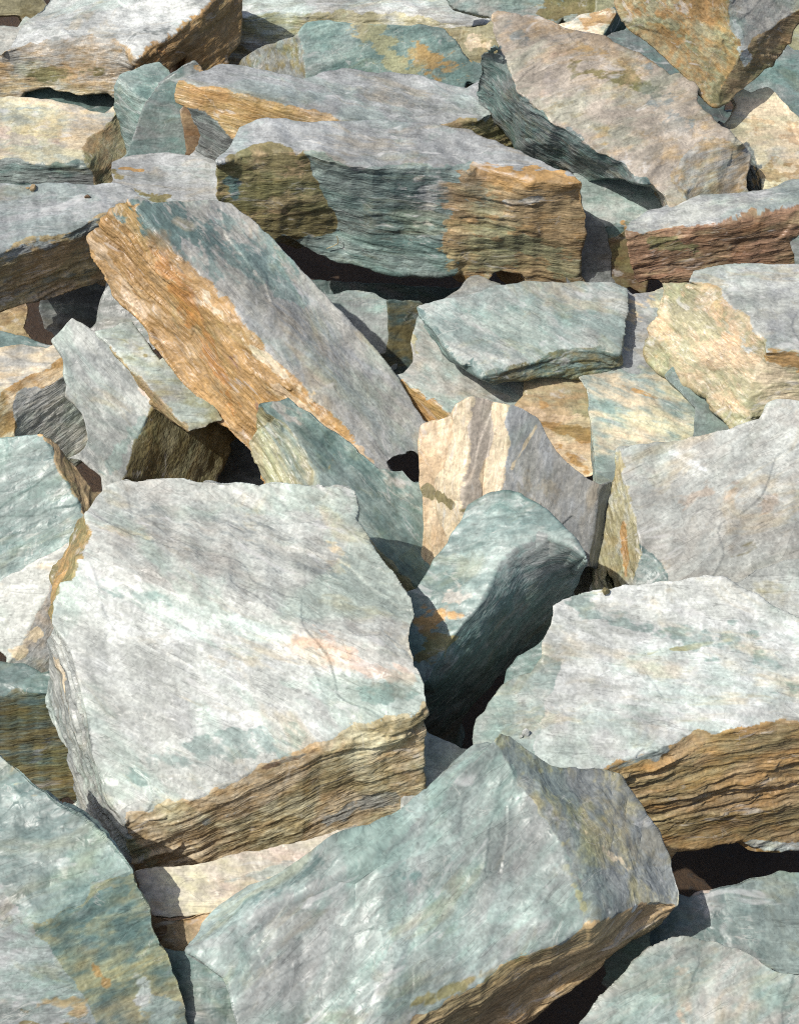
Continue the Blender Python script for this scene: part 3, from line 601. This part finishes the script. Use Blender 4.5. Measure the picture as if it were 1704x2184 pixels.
def smooth_pos(co, ed, n, it, lam=.5):
    deg = np.bincount(ed.ravel(), minlength=n).astype(np.float32)[:, None]
    for _ in range(it):
        acc = np.zeros_like(co)
        for c in range(3):
            acc[:, c] = np.bincount(ed[:, 0], co[ed[:, 1], c], n) + np.bincount(ed[:, 1], co[ed[:, 0], c], n)
        co = co + lam * (acc / np.maximum(deg, 1) - co)
    return co

def vert_normals(me, n):
    a = np.empty(n * 3, np.float32); me.vertices.foreach_get('normal', a); return a.reshape(-1, 3)

VOX = 1.25
def build(rk, idx, mat):
    V, P, tris = rk['V'], rk['P'], rk['tris']
    n = len(P)
    size = np.ptp(P, axis=0); area = math.sqrt(max(size[0] * max(size[1], size[2]), 1e-4))
    T = rk['T'] or min(max(.42 * area, .10), .34)
    cen = P.mean(0); rc = norm(cen - ORG)
    axis = norm(rc + np.array([0, 0, -.12]))
    Bk = P + axis * T
    bc = Bk.mean(0)
    dv = Bk - bc; al = np.outer(dv @ rc, rc)
    Bk = bc + (dv - al) * .82 + al * .55
    co = np.vstack([P, Bk])
    faces = [tuple(t) for t in tris] + [tuple(i + n for i in t[::-1]) for t in tris]
    tf = list(rk['tf']) * 2
    own = {}
    for k, ids in enumerate(rk['polys']):
        for a, b in zip(ids, ids[1:] + ids[:1]): own[(a, b)] = k
    for a, b in edges_once([list(t) for t in tris]):
        faces += [(b, a, a + n), (b, a + n, b + n)]; tf += [own.get((a, b), 0)] * 2
    me = bpy.data.meshes.new('base')
    me.from_pydata([tuple(c) for c in co], [], faces)
    me.validate()
    o = bpy.data.objects.new('base', me); scene.collection.objects.link(o)
    px = rk['D'] * 2 * math.tan(VFOV / 2) / 1024
    md = o.modifiers.new('r', 'REMESH'); md.mode = 'VOXEL'; md.voxel_size = px * VOX; md.adaptivity = 0
    o2 = bpy.data.objects.new('target', me); scene.collection.objects.link(o2)
    mw = o.modifiers.new('w', 'SHRINKWRAP'); mw.wrap_method = 'NEAREST_SURFACEPOINT'; mw.target = o2
    dg = bpy.context.evaluated_depsgraph_get()
    ev = o.evaluated_get(dg); m2 = bpy.data.meshes.new_from_object(ev)
    bvh = BVHTree.FromPolygons([Vector(c) for c in co], faces)
    bpy.data.objects.remove(o); bpy.data.objects.remove(o2); bpy.data.meshes.remove(me)
    N = len(m2.vertices)
    c = np.empty(N * 3, np.float32); m2.vertices.foreach_get('co', c); c = c.reshape(-1, 3)
    ed = np.empty(len(m2.edges) * 2, np.int32); m2.edges.foreach_get('vertices', ed); ed = ed.reshape(-1, 2)
    c = smooth_pos(c, ed, N, 1)
    m2.vertices.foreach_set('co', c.ravel()); m2.update()
    nr = vert_normals(m2, N)
    nr = smooth_pos(nr, ed, N, 6); nr /= np.linalg.norm(nr, axis=1)[:, None] + 1e-6
    # frame of the rock's own layering
    f = norm(rk['fol'] or rk['faces'][0][0])
    e1 = norm(np.array([1, 0, 0]) - f[0] * f); e2 = np.cross(f, e1)
    ca, sa = math.cos(rk['lin']), math.sin(rk['lin'])
    E = np.stack([ca * e1 + sa * e2, -sa * e1 + ca * e2, f], 1).astype(np.float32)
    rs = np.random.RandomState(100 + idx)
    off = rs.uniform(-2, 2, 3).astype(np.float32)
    c0 = c.mean(0)
    q = (c - c0) @ E + off
    nf = np.abs(nr @ f.astype(np.float32))
    side = 1 - sstep(.45, .85, nf)
    S = np.array
    sc_ = min(1.0, area / .35)                      # small stones get small relief
    rough, ledge, flake = rk['rough'], rk['ledge'], rk['flake']
    warp = fbm(q * 5, 2)
    w3 = np.stack([warp, perlin(q * 9 + 4), perlin(q * 9 + 40)], 1)
    # broad swelling of the surfaces, then conchoidal scoops with sharp ridges between them
    d = .0040 * rough * fbm(q * S([3.4, 3.4, 4]) + 3, 2)
    d += .0105 * rough * (worley(q * S([3.6, 5.4, 4.4]) + w3 * .12 + 3) - .2)
    d += .0020 * rough * (worley(q * S([12, 18, 15]) + w3 * .2 + 13, 5) - .2)
    # split sides: thin straight sheets broken off at uneven depths
    wz = np.stack([w3[:, 1] * .25, w3[:, 2] * .25, warp * .55], 1)
    c1 = cells(q * S([4.5, 4.5, 34]) + wz * .8 + 7, 1)
    c2 = cells(q * S([10, 10, 85]) + wz * 1.6 + 17, 2)
    c3 = cells(q * S([24, 24, 130]) + wz * 2 + 27, 3)
    cr = perlin(q * S([5, 5, 90]) + warp[:, None] * 1.2)
    crev = 1 - sstep(0, .11, np.abs(cr))
    crev *= sstep(-.1, .4, perlin(q * S([7, 7, 20]) + 5))
    lens = worley(q * S([7, 7, 30]) + wz * .6 + 23, 9)
    calm = .25 + .85 * sstep(-.35, .35, perlin(q * S([4, 4, 11]) + 91))
    crev = crev * calm
    d += side * ledge * calm * (.0036 * c1 + .0026 * c2 + .0011 * c3 + .0050 * (lens - .2) - .0026 * crev)
    # cleavage faces: angular plates a few millimetres thick
    k1 = cells(q * S([1.5, 3.2, 3]) + w3 * .10 + 37, 4)
    k2 = cells(q * S([4.5, 9, 8]) + w3 * .12 + 47, 6)
    m2_ = sstep(-.1, .1, perlin(q * 2.4 + 71))
    top = 1 - side
    d += top * flake * (.0020 * k1 + .0014 * k2 * m2_)
    tone = top * (.55 * k1 + .55 * k2 * m2_) + side * min(1, ledge + .2) * (.5 * c1 + .6 * c2 + .4 * c3)
    d += .0007 * rough * fbm(q * S([20, 34, 42]) + 11, 2, .6)
    # chipped edges
    sm = smooth_pos(c, ed, N, 10)
    cv = np.einsum('ij,ij->i', sm - c, nr)
    nick = sstep(.0011, .0034, -cv) * sstep(-.25, .35, fbm(q * 30 + 9, 3, .7))
    chip = np.clip(-cv - .0008, 0, .0035) * np.clip(.5 + 1.8 * fbm(q * 26 + 2, 2), 0, 2.2)
    d = np.clip(d * sc_, -.022, .022)
    dd = (np.bincount(ed[:, 0], d[ed[:, 1]], N) + np.bincount(ed[:, 1], d[ed[:, 0]], N)) / np.maximum(np.bincount(ed.ravel(), minlength=N), 1)
    d = .7 * d + .3 * dd - np.clip(chip, 0, .006)
    c = c + nr * d[:, None]
    m2.vertices.foreach_set('co', c.ravel()); m2.update()
    # colours of the stone
    wv = np.stack([fbm(q * 26 + 5, 2), fbm(q * 26 + 15, 2), fbm(q * 26 + 25, 2)], 1) * .010
    if rk['warp'] > .01: wv = wv + rk['warp'] * np.stack([fbm(q * 8 + 5, 3), fbm(q * 8 + 15, 3), fbm(q * 8 + 25, 3)], 1)
    look = (c + wv).astype(float)
    fn = bvh.find_nearest
    fid = np.array([tf[fn(p)[2]] for p in look.tolist()], np.int32)
    fa = np.array([PAL[x[2]] for x in rk['faces']], np.float32)
    fb = np.array([PAL[x[3]] for x in rk['faces']], np.float32)
    fm = np.array([x[4] for x in rk['faces']], np.float32)
    A, B, m = fa[fid], fb[fid], fm[fid]
    sb = np.zeros_like(A); sm_ = np.zeros(N, np.float32)
    for (p1, p2, r, cn, w) in rk['stains']:
        pts = []
        for p in (p1, p2):
            rr = ray(*p)
            h = bvh.ray_cast(Vector(ORG), Vector(rr))
            pts.append(np.array(h[0]) if h[0] is not None else ORG + rr * rk['D'])
        a, b = pts; ab = b - a
        t = np.clip(((c - a) @ ab) / max(ab @ ab, 1e-6), 0, 1)
        dist = np.linalg.norm(c - (a + t[:, None] * ab), axis=1)
        rm = r * K * rk['D'] * 1.15
        dist = dist / rm + .6 * fbm(q * S([7, 12, 20]) * 1.3 + 41 + r, 3) + .5 * fbm(q * S([30, 50, 60]) + r, 3, .7)
        mi = (1 - sstep(.1, 1.5, dist)) * w
        k_ = (mi / np.maximum(sm_ + mi, 1e-4))[:, None]
        k_ = np.where(mi[:, None] > .02, k_, 0)
        sb = sb * (1 - k_) + np.array(PAL[cn], np.float32) * k_
        sm_ = np.maximum(sm_, mi)
    def put(nm, typ, key, arr):
        at = m2.attributes.new(nm, typ, 'POINT'); at.data.foreach_set(key, np.ascontiguousarray(arr, np.float32).ravel())
    one = np.ones((N, 1), np.float32)
    put('stone_a', 'FLOAT_COLOR', 'color', np.hstack([A, one]))
    put('stone_b', 'FLOAT_COLOR', 'color', np.hstack([B, one]))
    put('stain', 'FLOAT_COLOR', 'color', np.hstack([sb, one]))
    put('par', 'FLOAT_VECTOR', 'vector', np.stack([m, sm_, side * min(1, ledge + .12)], 1))
    put('par2', 'FLOAT_VECTOR', 'vector', np.stack([tone, nick, crev * side], 1))
    put('lay', 'FLOAT_VECTOR', 'vector', q)
    m2.shade_smooth()
    m2.name = rk['name']
    ob = bpy.data.objects.new(rk['name'], m2)
    # origin at the stone's base
    base = c.mean(0); base[2] = c[:, 2].min()
    m2.vertices.foreach_set('co', (c - base).astype(np.float32).ravel()); m2.update()
    ob.location = base.tolist()
    m2.materials.append(mat)
    scene.collection.objects.link(ob)
    ob['kind'] = 'thing'; ob['label'] = rk['label']; ob['category'] = rk['cat']; ob['group'] = 'broken rocks piled on one another'
    return N

# ------------------------------------------------------------------ materials
def N_(nt, t, **kw):
    n = nt.nodes.new(t)
    for k, v in kw.items(): setattr(n, k, v)
    return n
class G:
    def __init__(s, nt): s.nt = nt
    def link(s, a, b): s.nt.links.new(a, b)
    def put(s, sock, v):
        if isinstance(v, (int, float)): sock.default_value = v
        elif isinstance(v, tuple): sock.default_value = v
        else: s.link(v, sock)
    def math(s, op, a, b=0.0, c=None, clamp=False):
        n = N_(s.nt, 'ShaderNodeMath', operation=op, use_clamp=clamp)
        s.put(n.inputs[0], a); s.put(n.inputs[1], b)
        if c is not None: s.put(n.inputs[2], c)
        return n.outputs[0]
    def ss(s, a, b, x, lo=0.0, hi=1.0):
        n = N_(s.nt, 'ShaderNodeMapRange', interpolation_type='SMOOTHSTEP')
        s.put(n.inputs[0], x); s.put(n.inputs[1], a); s.put(n.inputs[2], b); s.put(n.inputs[3], lo); s.put(n.inputs[4], hi)
        return n.outputs[0]
    def mix(s, f, a, b, bt='MIX'):
        n = N_(s.nt, 'ShaderNodeMix', data_type='RGBA', blend_type=bt)
        s.put(n.inputs[0], f); s.put(n.inputs[6], a); s.put(n.inputs[7], b)
        return n.outputs[2]
    def vmul(s, v, k, off=(0, 0, 0)):
        n = N_(s.nt, 'ShaderNodeVectorMath', operation='MULTIPLY_ADD')
        s.put(n.inputs[0], v); n.inputs[1].default_value = k; n.inputs[2].default_value = off
        return n.outputs[0]
    def noise(s, v, sc, det=4, rough=.6, dist=0.0):
        r = N_(s.nt, 'ShaderNodeVectorRotate', rotation_type='AXIS_ANGLE')     # turned off the grid of the noise
        r.inputs['Axis'].default_value = (.55, -.6, .58); r.inputs['Angle'].default_value = 1.07; s.link(v, r.inputs['Vector'])
        n = N_(s.nt, 'ShaderNodeTexNoise')
        s.link(r.outputs[0], n.inputs['Vector']); n.inputs['Scale'].default_value = sc
        n.inputs['Detail'].default_value = det; n.inputs['Roughness'].default_value = rough
        n.inputs['Distortion'].default_value = dist
        return n.outputs[0]
    def attr(s, nm):
        return N_(s.nt, 'ShaderNodeAttribute', attribute_name=nm)

def stone_material():
    m = bpy.data.materials.new('schist'); m.use_nodes = True
    nt = m.node_tree; g = G(nt); bs = nt.nodes['Principled BSDF']
    A = g.attr('stone_a').outputs['Color']; B = g.attr('stone_b').outputs['Color']; Sn = g.attr('stain').outputs['Color']
    par = N_(nt, 'ShaderNodeSeparateXYZ'); g.link(g.attr('par').outputs['Vector'], par.inputs[0])
    am, sm, side = par.outputs
    par2 = N_(nt, 'ShaderNodeSeparateXYZ'); g.link(g.attr('par2').outputs['Vector'], par2.inputs[0])
    tone, nick, crev = par2.outputs
    q = g.attr('lay').outputs['Vector']
    vr = N_(nt, 'ShaderNodeVectorRotate', rotation_type='AXIS_ANGLE'); vr.inputs['Axis'].default_value = (.62, .48, .62); vr.inputs['Angle'].default_value = .83
    g.link(q, vr.inputs['Vector']); qr = vr.outputs[0]
    q1 = g.vmul(q, (5, 13, 24))
    q2 = g.vmul(q, (22, 60, 110), (3, 1, 7))
    n1 = g.noise(q1, 1.0, 4, .66, .6)
    n2 = g.noise(q2, 1.0, 1, .6, .3)
    n3 = g.noise(qr, 16, 3, .62)
    # second colour in ragged streaks
    t = g.math('ADD', g.math('MULTIPLY', n1, .65), g.math('ADD', g.math('MULTIPLY', n3, .25), g.math('MULTIPLY', n2, .22)))
    thr = g.math('SUBTRACT', .90, g.math('MULTIPLY', am, .74))
    fB = g.ss(g.math('SUBTRACT', thr, .09), g.math('ADD', thr, .11), t)
    col = g.mix(fB, A, B)
    # stains
    sv = g.math('ADD', sm, g.math('MULTIPLY', g.math('SUBTRACT', t, .56), 3.0))
    fS = g.math('MULTIPLY', g.ss(.38, .66, sv), g.ss(.0, .18, sm))
    col = g.mix(fS, col, Sn)
    # light and dark mottling of the mineral itself
    v0 = g.ss(.36, .66, g.noise(g.vmul(q, (2.2, 4, 6), (9, 9, 9)), 1.0, 3, .5, .8), .80, 1.14)
    v1 = g.ss(.34, .68, g.noise(g.vmul(q, (14, 26, 60), (.9, .9, .9)), 1.0, 3, .68, .3), .82, 1.13)
    v2 = g.ss(.36, .64, g.noise(g.vmul(qr, (66, 84, 104)), 1.0, 1, .7, .5), .90, 1.09)
    v3 = g.ss(.38, .62, g.noise(qr, 170, 0, .6, .4), .92, 1.07)
    v1 = g.math('MULTIPLY', v0, v1)
    v4 = g.math('MULTIPLY_ADD', tone, .11, 1.0)
    # split sheets: cells with sharp borders, wide on the cleavage, thin on the sides
    def vor(scale, off, feature='F1'):
        n = N_(nt, 'ShaderNodeTexVoronoi', feature=feature); n.inputs['Scale'].default_value = 1.0
        nd = N_(nt, 'ShaderNodeTexNoise'); nd.inputs['Scale'].default_value = 14; nd.inputs['Detail'].default_value = 6; g.link(q, nd.inputs['Vector'])
        dv = N_(nt, 'ShaderNodeVectorMath', operation='MULTIPLY_ADD'); g.link(nd.outputs['Color'], dv.inputs[0]); dv.inputs[1].default_value = (.03, .03, .008); g.link(q, dv.inputs[2])
        g.link(g.vmul(dv.outputs[0], scale, off), n.inputs['Vector'])
        return n
    def cellv(scale, off):
        sp = N_(nt, 'ShaderNodeSeparateColor'); g.link(vor(scale, off).outputs['Color'], sp.inputs[0]); return sp.outputs[0]
    pa = cellv((7, 15, 60), (3, 8, 1)); pb = cellv((19, 34, 120), (13, 28, 11))
    plate = g.math('MULTIPLY_ADD', pb, .45, pa)
    v4 = g.math('MULTIPLY', v4, g.ss(0, 1.45, plate, .90, 1.08))
    # fine parallel streaks of the foliation, some pale, some dark
    sn = g.noise(g.vmul(q, (5, 90, 90), (3, 3, 3)), 1.0, 1, .6, .25)
    sk = g.math('MULTIPLY', g.ss(.0, .035, g.math('ABSOLUTE', g.math('SUBTRACT', sn, .56)), 1, 0), g.ss(.48, .60, n3))
    sd = g.math('MULTIPLY', g.ss(.0, .03, g.math('ABSOLUTE', g.math('SUBTRACT', sn, .43)), 1, 0), g.ss(.52, .42, n3))
    v5 = g.math('ADD', 1.0, g.math('SUBTRACT', g.math('MULTIPLY', sk, .22), g.math('MULTIPLY', sd, .30)))
    v = g.math('MULTIPLY', g.math('MULTIPLY', v1, v2), g.math('MULTIPLY', g.math('MULTIPLY', v3, v4), v5))
    vm = N_(nt, 'ShaderNodeVectorMath', operation='SCALE'); g.link(col, vm.inputs[0]); g.link(v, vm.inputs['Scale'])
    col = vm.outputs[0]
    # cool / warm drift
    h1 = g.ss(.47, .60, g.noise(g.vmul(q, (2.6, 5, 8), (21, 4, 8)), 1.0, 4, .66, 1.0))
    col = g.mix(g.math('MULTIPLY', h1, .42), col, (.72, .96, .88, 1), 'MULTIPLY')
    h2 = g.ss(.53, .66, g.noise(g.vmul(q, (3.4, 7, 12), (1, 34, 8)), 1.0, 4, .70, 1.2))
    col = g.mix(g.math('MULTIPLY', h2, .42), col, (1.06, .84, .54, 1), 'MULTIPLY')
    h3 = g.ss(.55, .64, g.noise(g.vmul(q, (4, 9, 14), (11, 14, 38)), 1.0, 4, .70, .8))
    col = g.mix(g.math('MULTIPLY', h3, .45), col, (.60, .63, .60, 1), 'MULTIPLY')
    # chalky bloom and quartz veins
    w = g.ss(.60, .70, g.noise(g.vmul(q, (7, 16, 30), (5, 24, 18)), 1.0, 3, .72, .8))
    col = g.mix(g.math('MULTIPLY', w, .40), col, (.62, .62, .60, 1))
    vn = g.noise(g.vmul(q, (2.6, 5, 5), (15, 4, 81)), 1.0, 5, .6, 1.6)
    ve = g.math('ABSOLUTE', g.math('SUBTRACT', vn, .5))
    ve = g.math('MULTIPLY', g.ss(.0, .010, ve, 1, 0), g.ss(.5, .62, n3))
    col = g.mix(g.math('MULTIPLY', ve, .28), col, (.66, .64, .58, 1))
    # dirt held in the splits, pale bruised edges
    col = g.mix(g.math('MULTIPLY', crev, .38), col, (.11, .07, .035, 1))
    col = g.mix(g.math('MULTIPLY', nick, .42), col, (.60, .58, .52, 1))
    # dark specks (lichen, mica)
    dk = g.ss(.66, .74, g.noise(qr, 110, 1, .7))
    col = g.mix(g.math('MULTIPLY', dk, .22), col, (.05, .05, .045, 1))
    g.link(col, bs.inputs['Base Color'])
    rg = g.ss(.3, .7, n2, .38, .66)
    g.link(rg, bs.inputs['Roughness'])
    bs.inputs['Specular IOR Level'].default_value = .5
    # relief too fine for the mesh
    b1 = g.noise(g.vmul(q, (40, 70, 180), (2, 2, 2)), 1.0, 1, .7, .2)
    b2 = g.noise(qr, 95, 1, .7, .4)
    b3 = g.noise(g.vmul(q, (22, 22, 170), (4, 2, 9)), 1.0, 1, .7, .3)
    hgt = g.math('ADD', g.math('MULTIPLY', b1, .0017), g.math('MULTIPLY', b2, .0008))
    hgt = g.math('ADD', hgt, g.math('MULTIPLY', g.math('MULTIPLY', b3, side), .0026))
    hgt = g.math('ADD', hgt, g.math('MULTIPLY', plate, g.ss(0, 1, side, .0009, .0026)))
    bp = N_(nt, 'ShaderNodeBump'); bp.inputs['Strength'].default_value = .9; bp.inputs['Distance'].default_value = 1.0
    g.link(hgt, bp.inputs['Height']); g.link(bp.outputs[0], bs.inputs['Normal'])
    return m

def ground_material():
    m = bpy.data.materials.new('dry_earth'); m.use_nodes = True
    nt = m.node_tree; g = G(nt); bs = nt.nodes['Principled BSDF']
    tc = N_(nt, 'ShaderNodeTexCoord').outputs['Object']
    a = g.noise(tc, 3, 8, .65); b = g.noise(tc, 60, 6, .7)
    col = g.mix(g.ss(.35, .65, a), (.045, .026, .014, 1), (.085, .052, .028, 1))
    col = g.mix(g.ss(.5, .7, b), col, (.06, .05, .04, 1))
    g.link(col, bs.inputs['Base Color']); bs.inputs['Roughness'].default_value = .95
    bp = N_(nt, 'ShaderNodeBump'); bp.inputs['Distance'].default_value = .02
    g.link(b, bp.inputs['Height']); g.link(bp.outputs[0], bs.inputs['Normal'])
    return m

# ------------------------------------------------------------------ ground: uneven earth under the pile, out to the horizon
gx = np.concatenate([np.linspace(-150, -4, 14), np.linspace(-3.6, 3.6, 73), np.linspace(4, 150, 14)])
gy = np.concatenate([np.linspace(-60, 0, 10), np.linspace(.4, 8, 77), np.linspace(9, 250, 18)])
GXX, GYY = np.meshgrid(gx, gy)
pt = np.stack([GXX.ravel(), GYY.ravel(), np.zeros(GXX.size)], 1)
pt[:, 2] = GROUND_Z + .03 * fbm(pt * 1.7, 3)
nx = len(gx)
fc = [(j * nx + i, j * nx + i + 1, (j + 1) * nx + i + 1, (j + 1) * nx + i) for j in range(len(gy) - 1) for i in range(nx - 1)]
gm = bpy.data.meshes.new('ground'); gm.from_pydata(pt.tolist(), [], fc); gm.shade_smooth()
go = bpy.data.objects.new('ground', gm); go['kind'] = 'structure'
gm.materials.append(ground_material()); scene.collection.objects.link(go)

mat = stone_material()
tot = 0
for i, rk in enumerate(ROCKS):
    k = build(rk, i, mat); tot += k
    if DEBUG: print('%2d s=%.3f D=%.2f z=%.2f..%.2f n=%d %s' % (i, rk['s'], rk['D'], rk['P'][:, 2].min(), rk['P'][:, 2].max(), k, rk['label'][:50]))
print('vertices', tot)

# ------------------------------------------------------------------ crumbs of stone and a dry straw
bpy.context.view_layer.update()
dgr = bpy.context.evaluated_depsgraph_get()
def spot(p):
    h = scene.ray_cast(dgr, Vector(ORG), Vector(ray(*p)))
    return (np.array(h[1]), np.array(h[2])) if h[0] else (None, None)
def plain(nm, c, r=.8):
    m = bpy.data.materials.new(nm); m.use_nodes = True; g = G(m.node_tree); b = m.node_tree.nodes['Principled BSDF']
    tc = N_(m.node_tree, 'ShaderNodeTexCoord').outputs['Object']
    g.link(g.mix(g.ss(.35, .65, g.noise(tc, 220, 4, .7)), tuple(x * .6 for x in c) + (1,), tuple(c) + (1,)), b.inputs['Base Color'])
    b.inputs['Roughness'].default_value = r
    return m
rr_ = np.random.RandomState(5)
import bmesh
for k, (lab, p, r, cn) in enumerate(BITS):
    pos, nn = spot(p)
    if pos is None: continue
    bm = bmesh.new(); bmesh.ops.create_icosphere(bm, subdivisions=3, radius=1)
    sc3 = rr_.uniform(.6, 1.2, 3)
    for v in bm.verts:
        c_ = np.array(v.co); n_ = perlin(c_[None] * 1.3 + k * 9)[0] + .4 * perlin(c_[None] * 3.1 + k)[0]
        pl = [np.dot(c_, u) for u in _G[k * 9:k * 9 + 9]]
        s_ = min([1] + [.62 / x for x in pl if x > .62])
        v.co = Vector(c_ * s_ * sc3 * (1 + .12 * n_) * r)
    me = bpy.data.meshes.new('pebble'); bm.to_mesh(me); bm.free()
    o = bpy.data.objects.new('pebble', me); o.location = (pos + nn * r * .4).tolist()
    me.materials.append(plain('pebble_stone', PAL[cn])); scene.collection.objects.link(o)
    o['kind'] = 'thing'; o['label'] = lab; o['category'] = 'pebble' if r < .016 else 'stone'
    o['group'] = 'crumbs and chips lying on the rocks' if r < .016 else 'small stones down in the gaps between the rocks'
pts = []
for p in [(697, 527), (708, 524), (720, 519), (727, 512), (724, 503), (716, 495)]:
    a, nn = spot(p)
    if a is not None: pts.append(a + nn * (.004 + .003 * len(pts)) + np.array([0, -.004, 0]))
if len(pts) > 3:
    cu = bpy.data.curves.new('straw', 'CURVE'); cu.dimensions = '3D'; cu.bevel_depth = .0011; cu.bevel_resolution = 2
    sp = cu.splines.new('NURBS'); sp.points.add(len(pts) - 1)
    for a, b in zip(sp.points, pts): a.co = (*b, 1)
    sp.use_endpoint_u = True
    tmp = bpy.data.objects.new('tmp', cu); me = bpy.data.meshes.new_from_object(tmp); bpy.data.objects.remove(tmp)
    me.materials.clear(); o = bpy.data.objects.new('dry_straw', me); scene.collection.objects.link(o); me.materials.append(plain('dry_straw', (.5, .42, .22)))
    o['kind'] = 'thing'; o['label'] = 'curled dry straw caught on the teal front of the longest block'; o['category'] = 'straw'
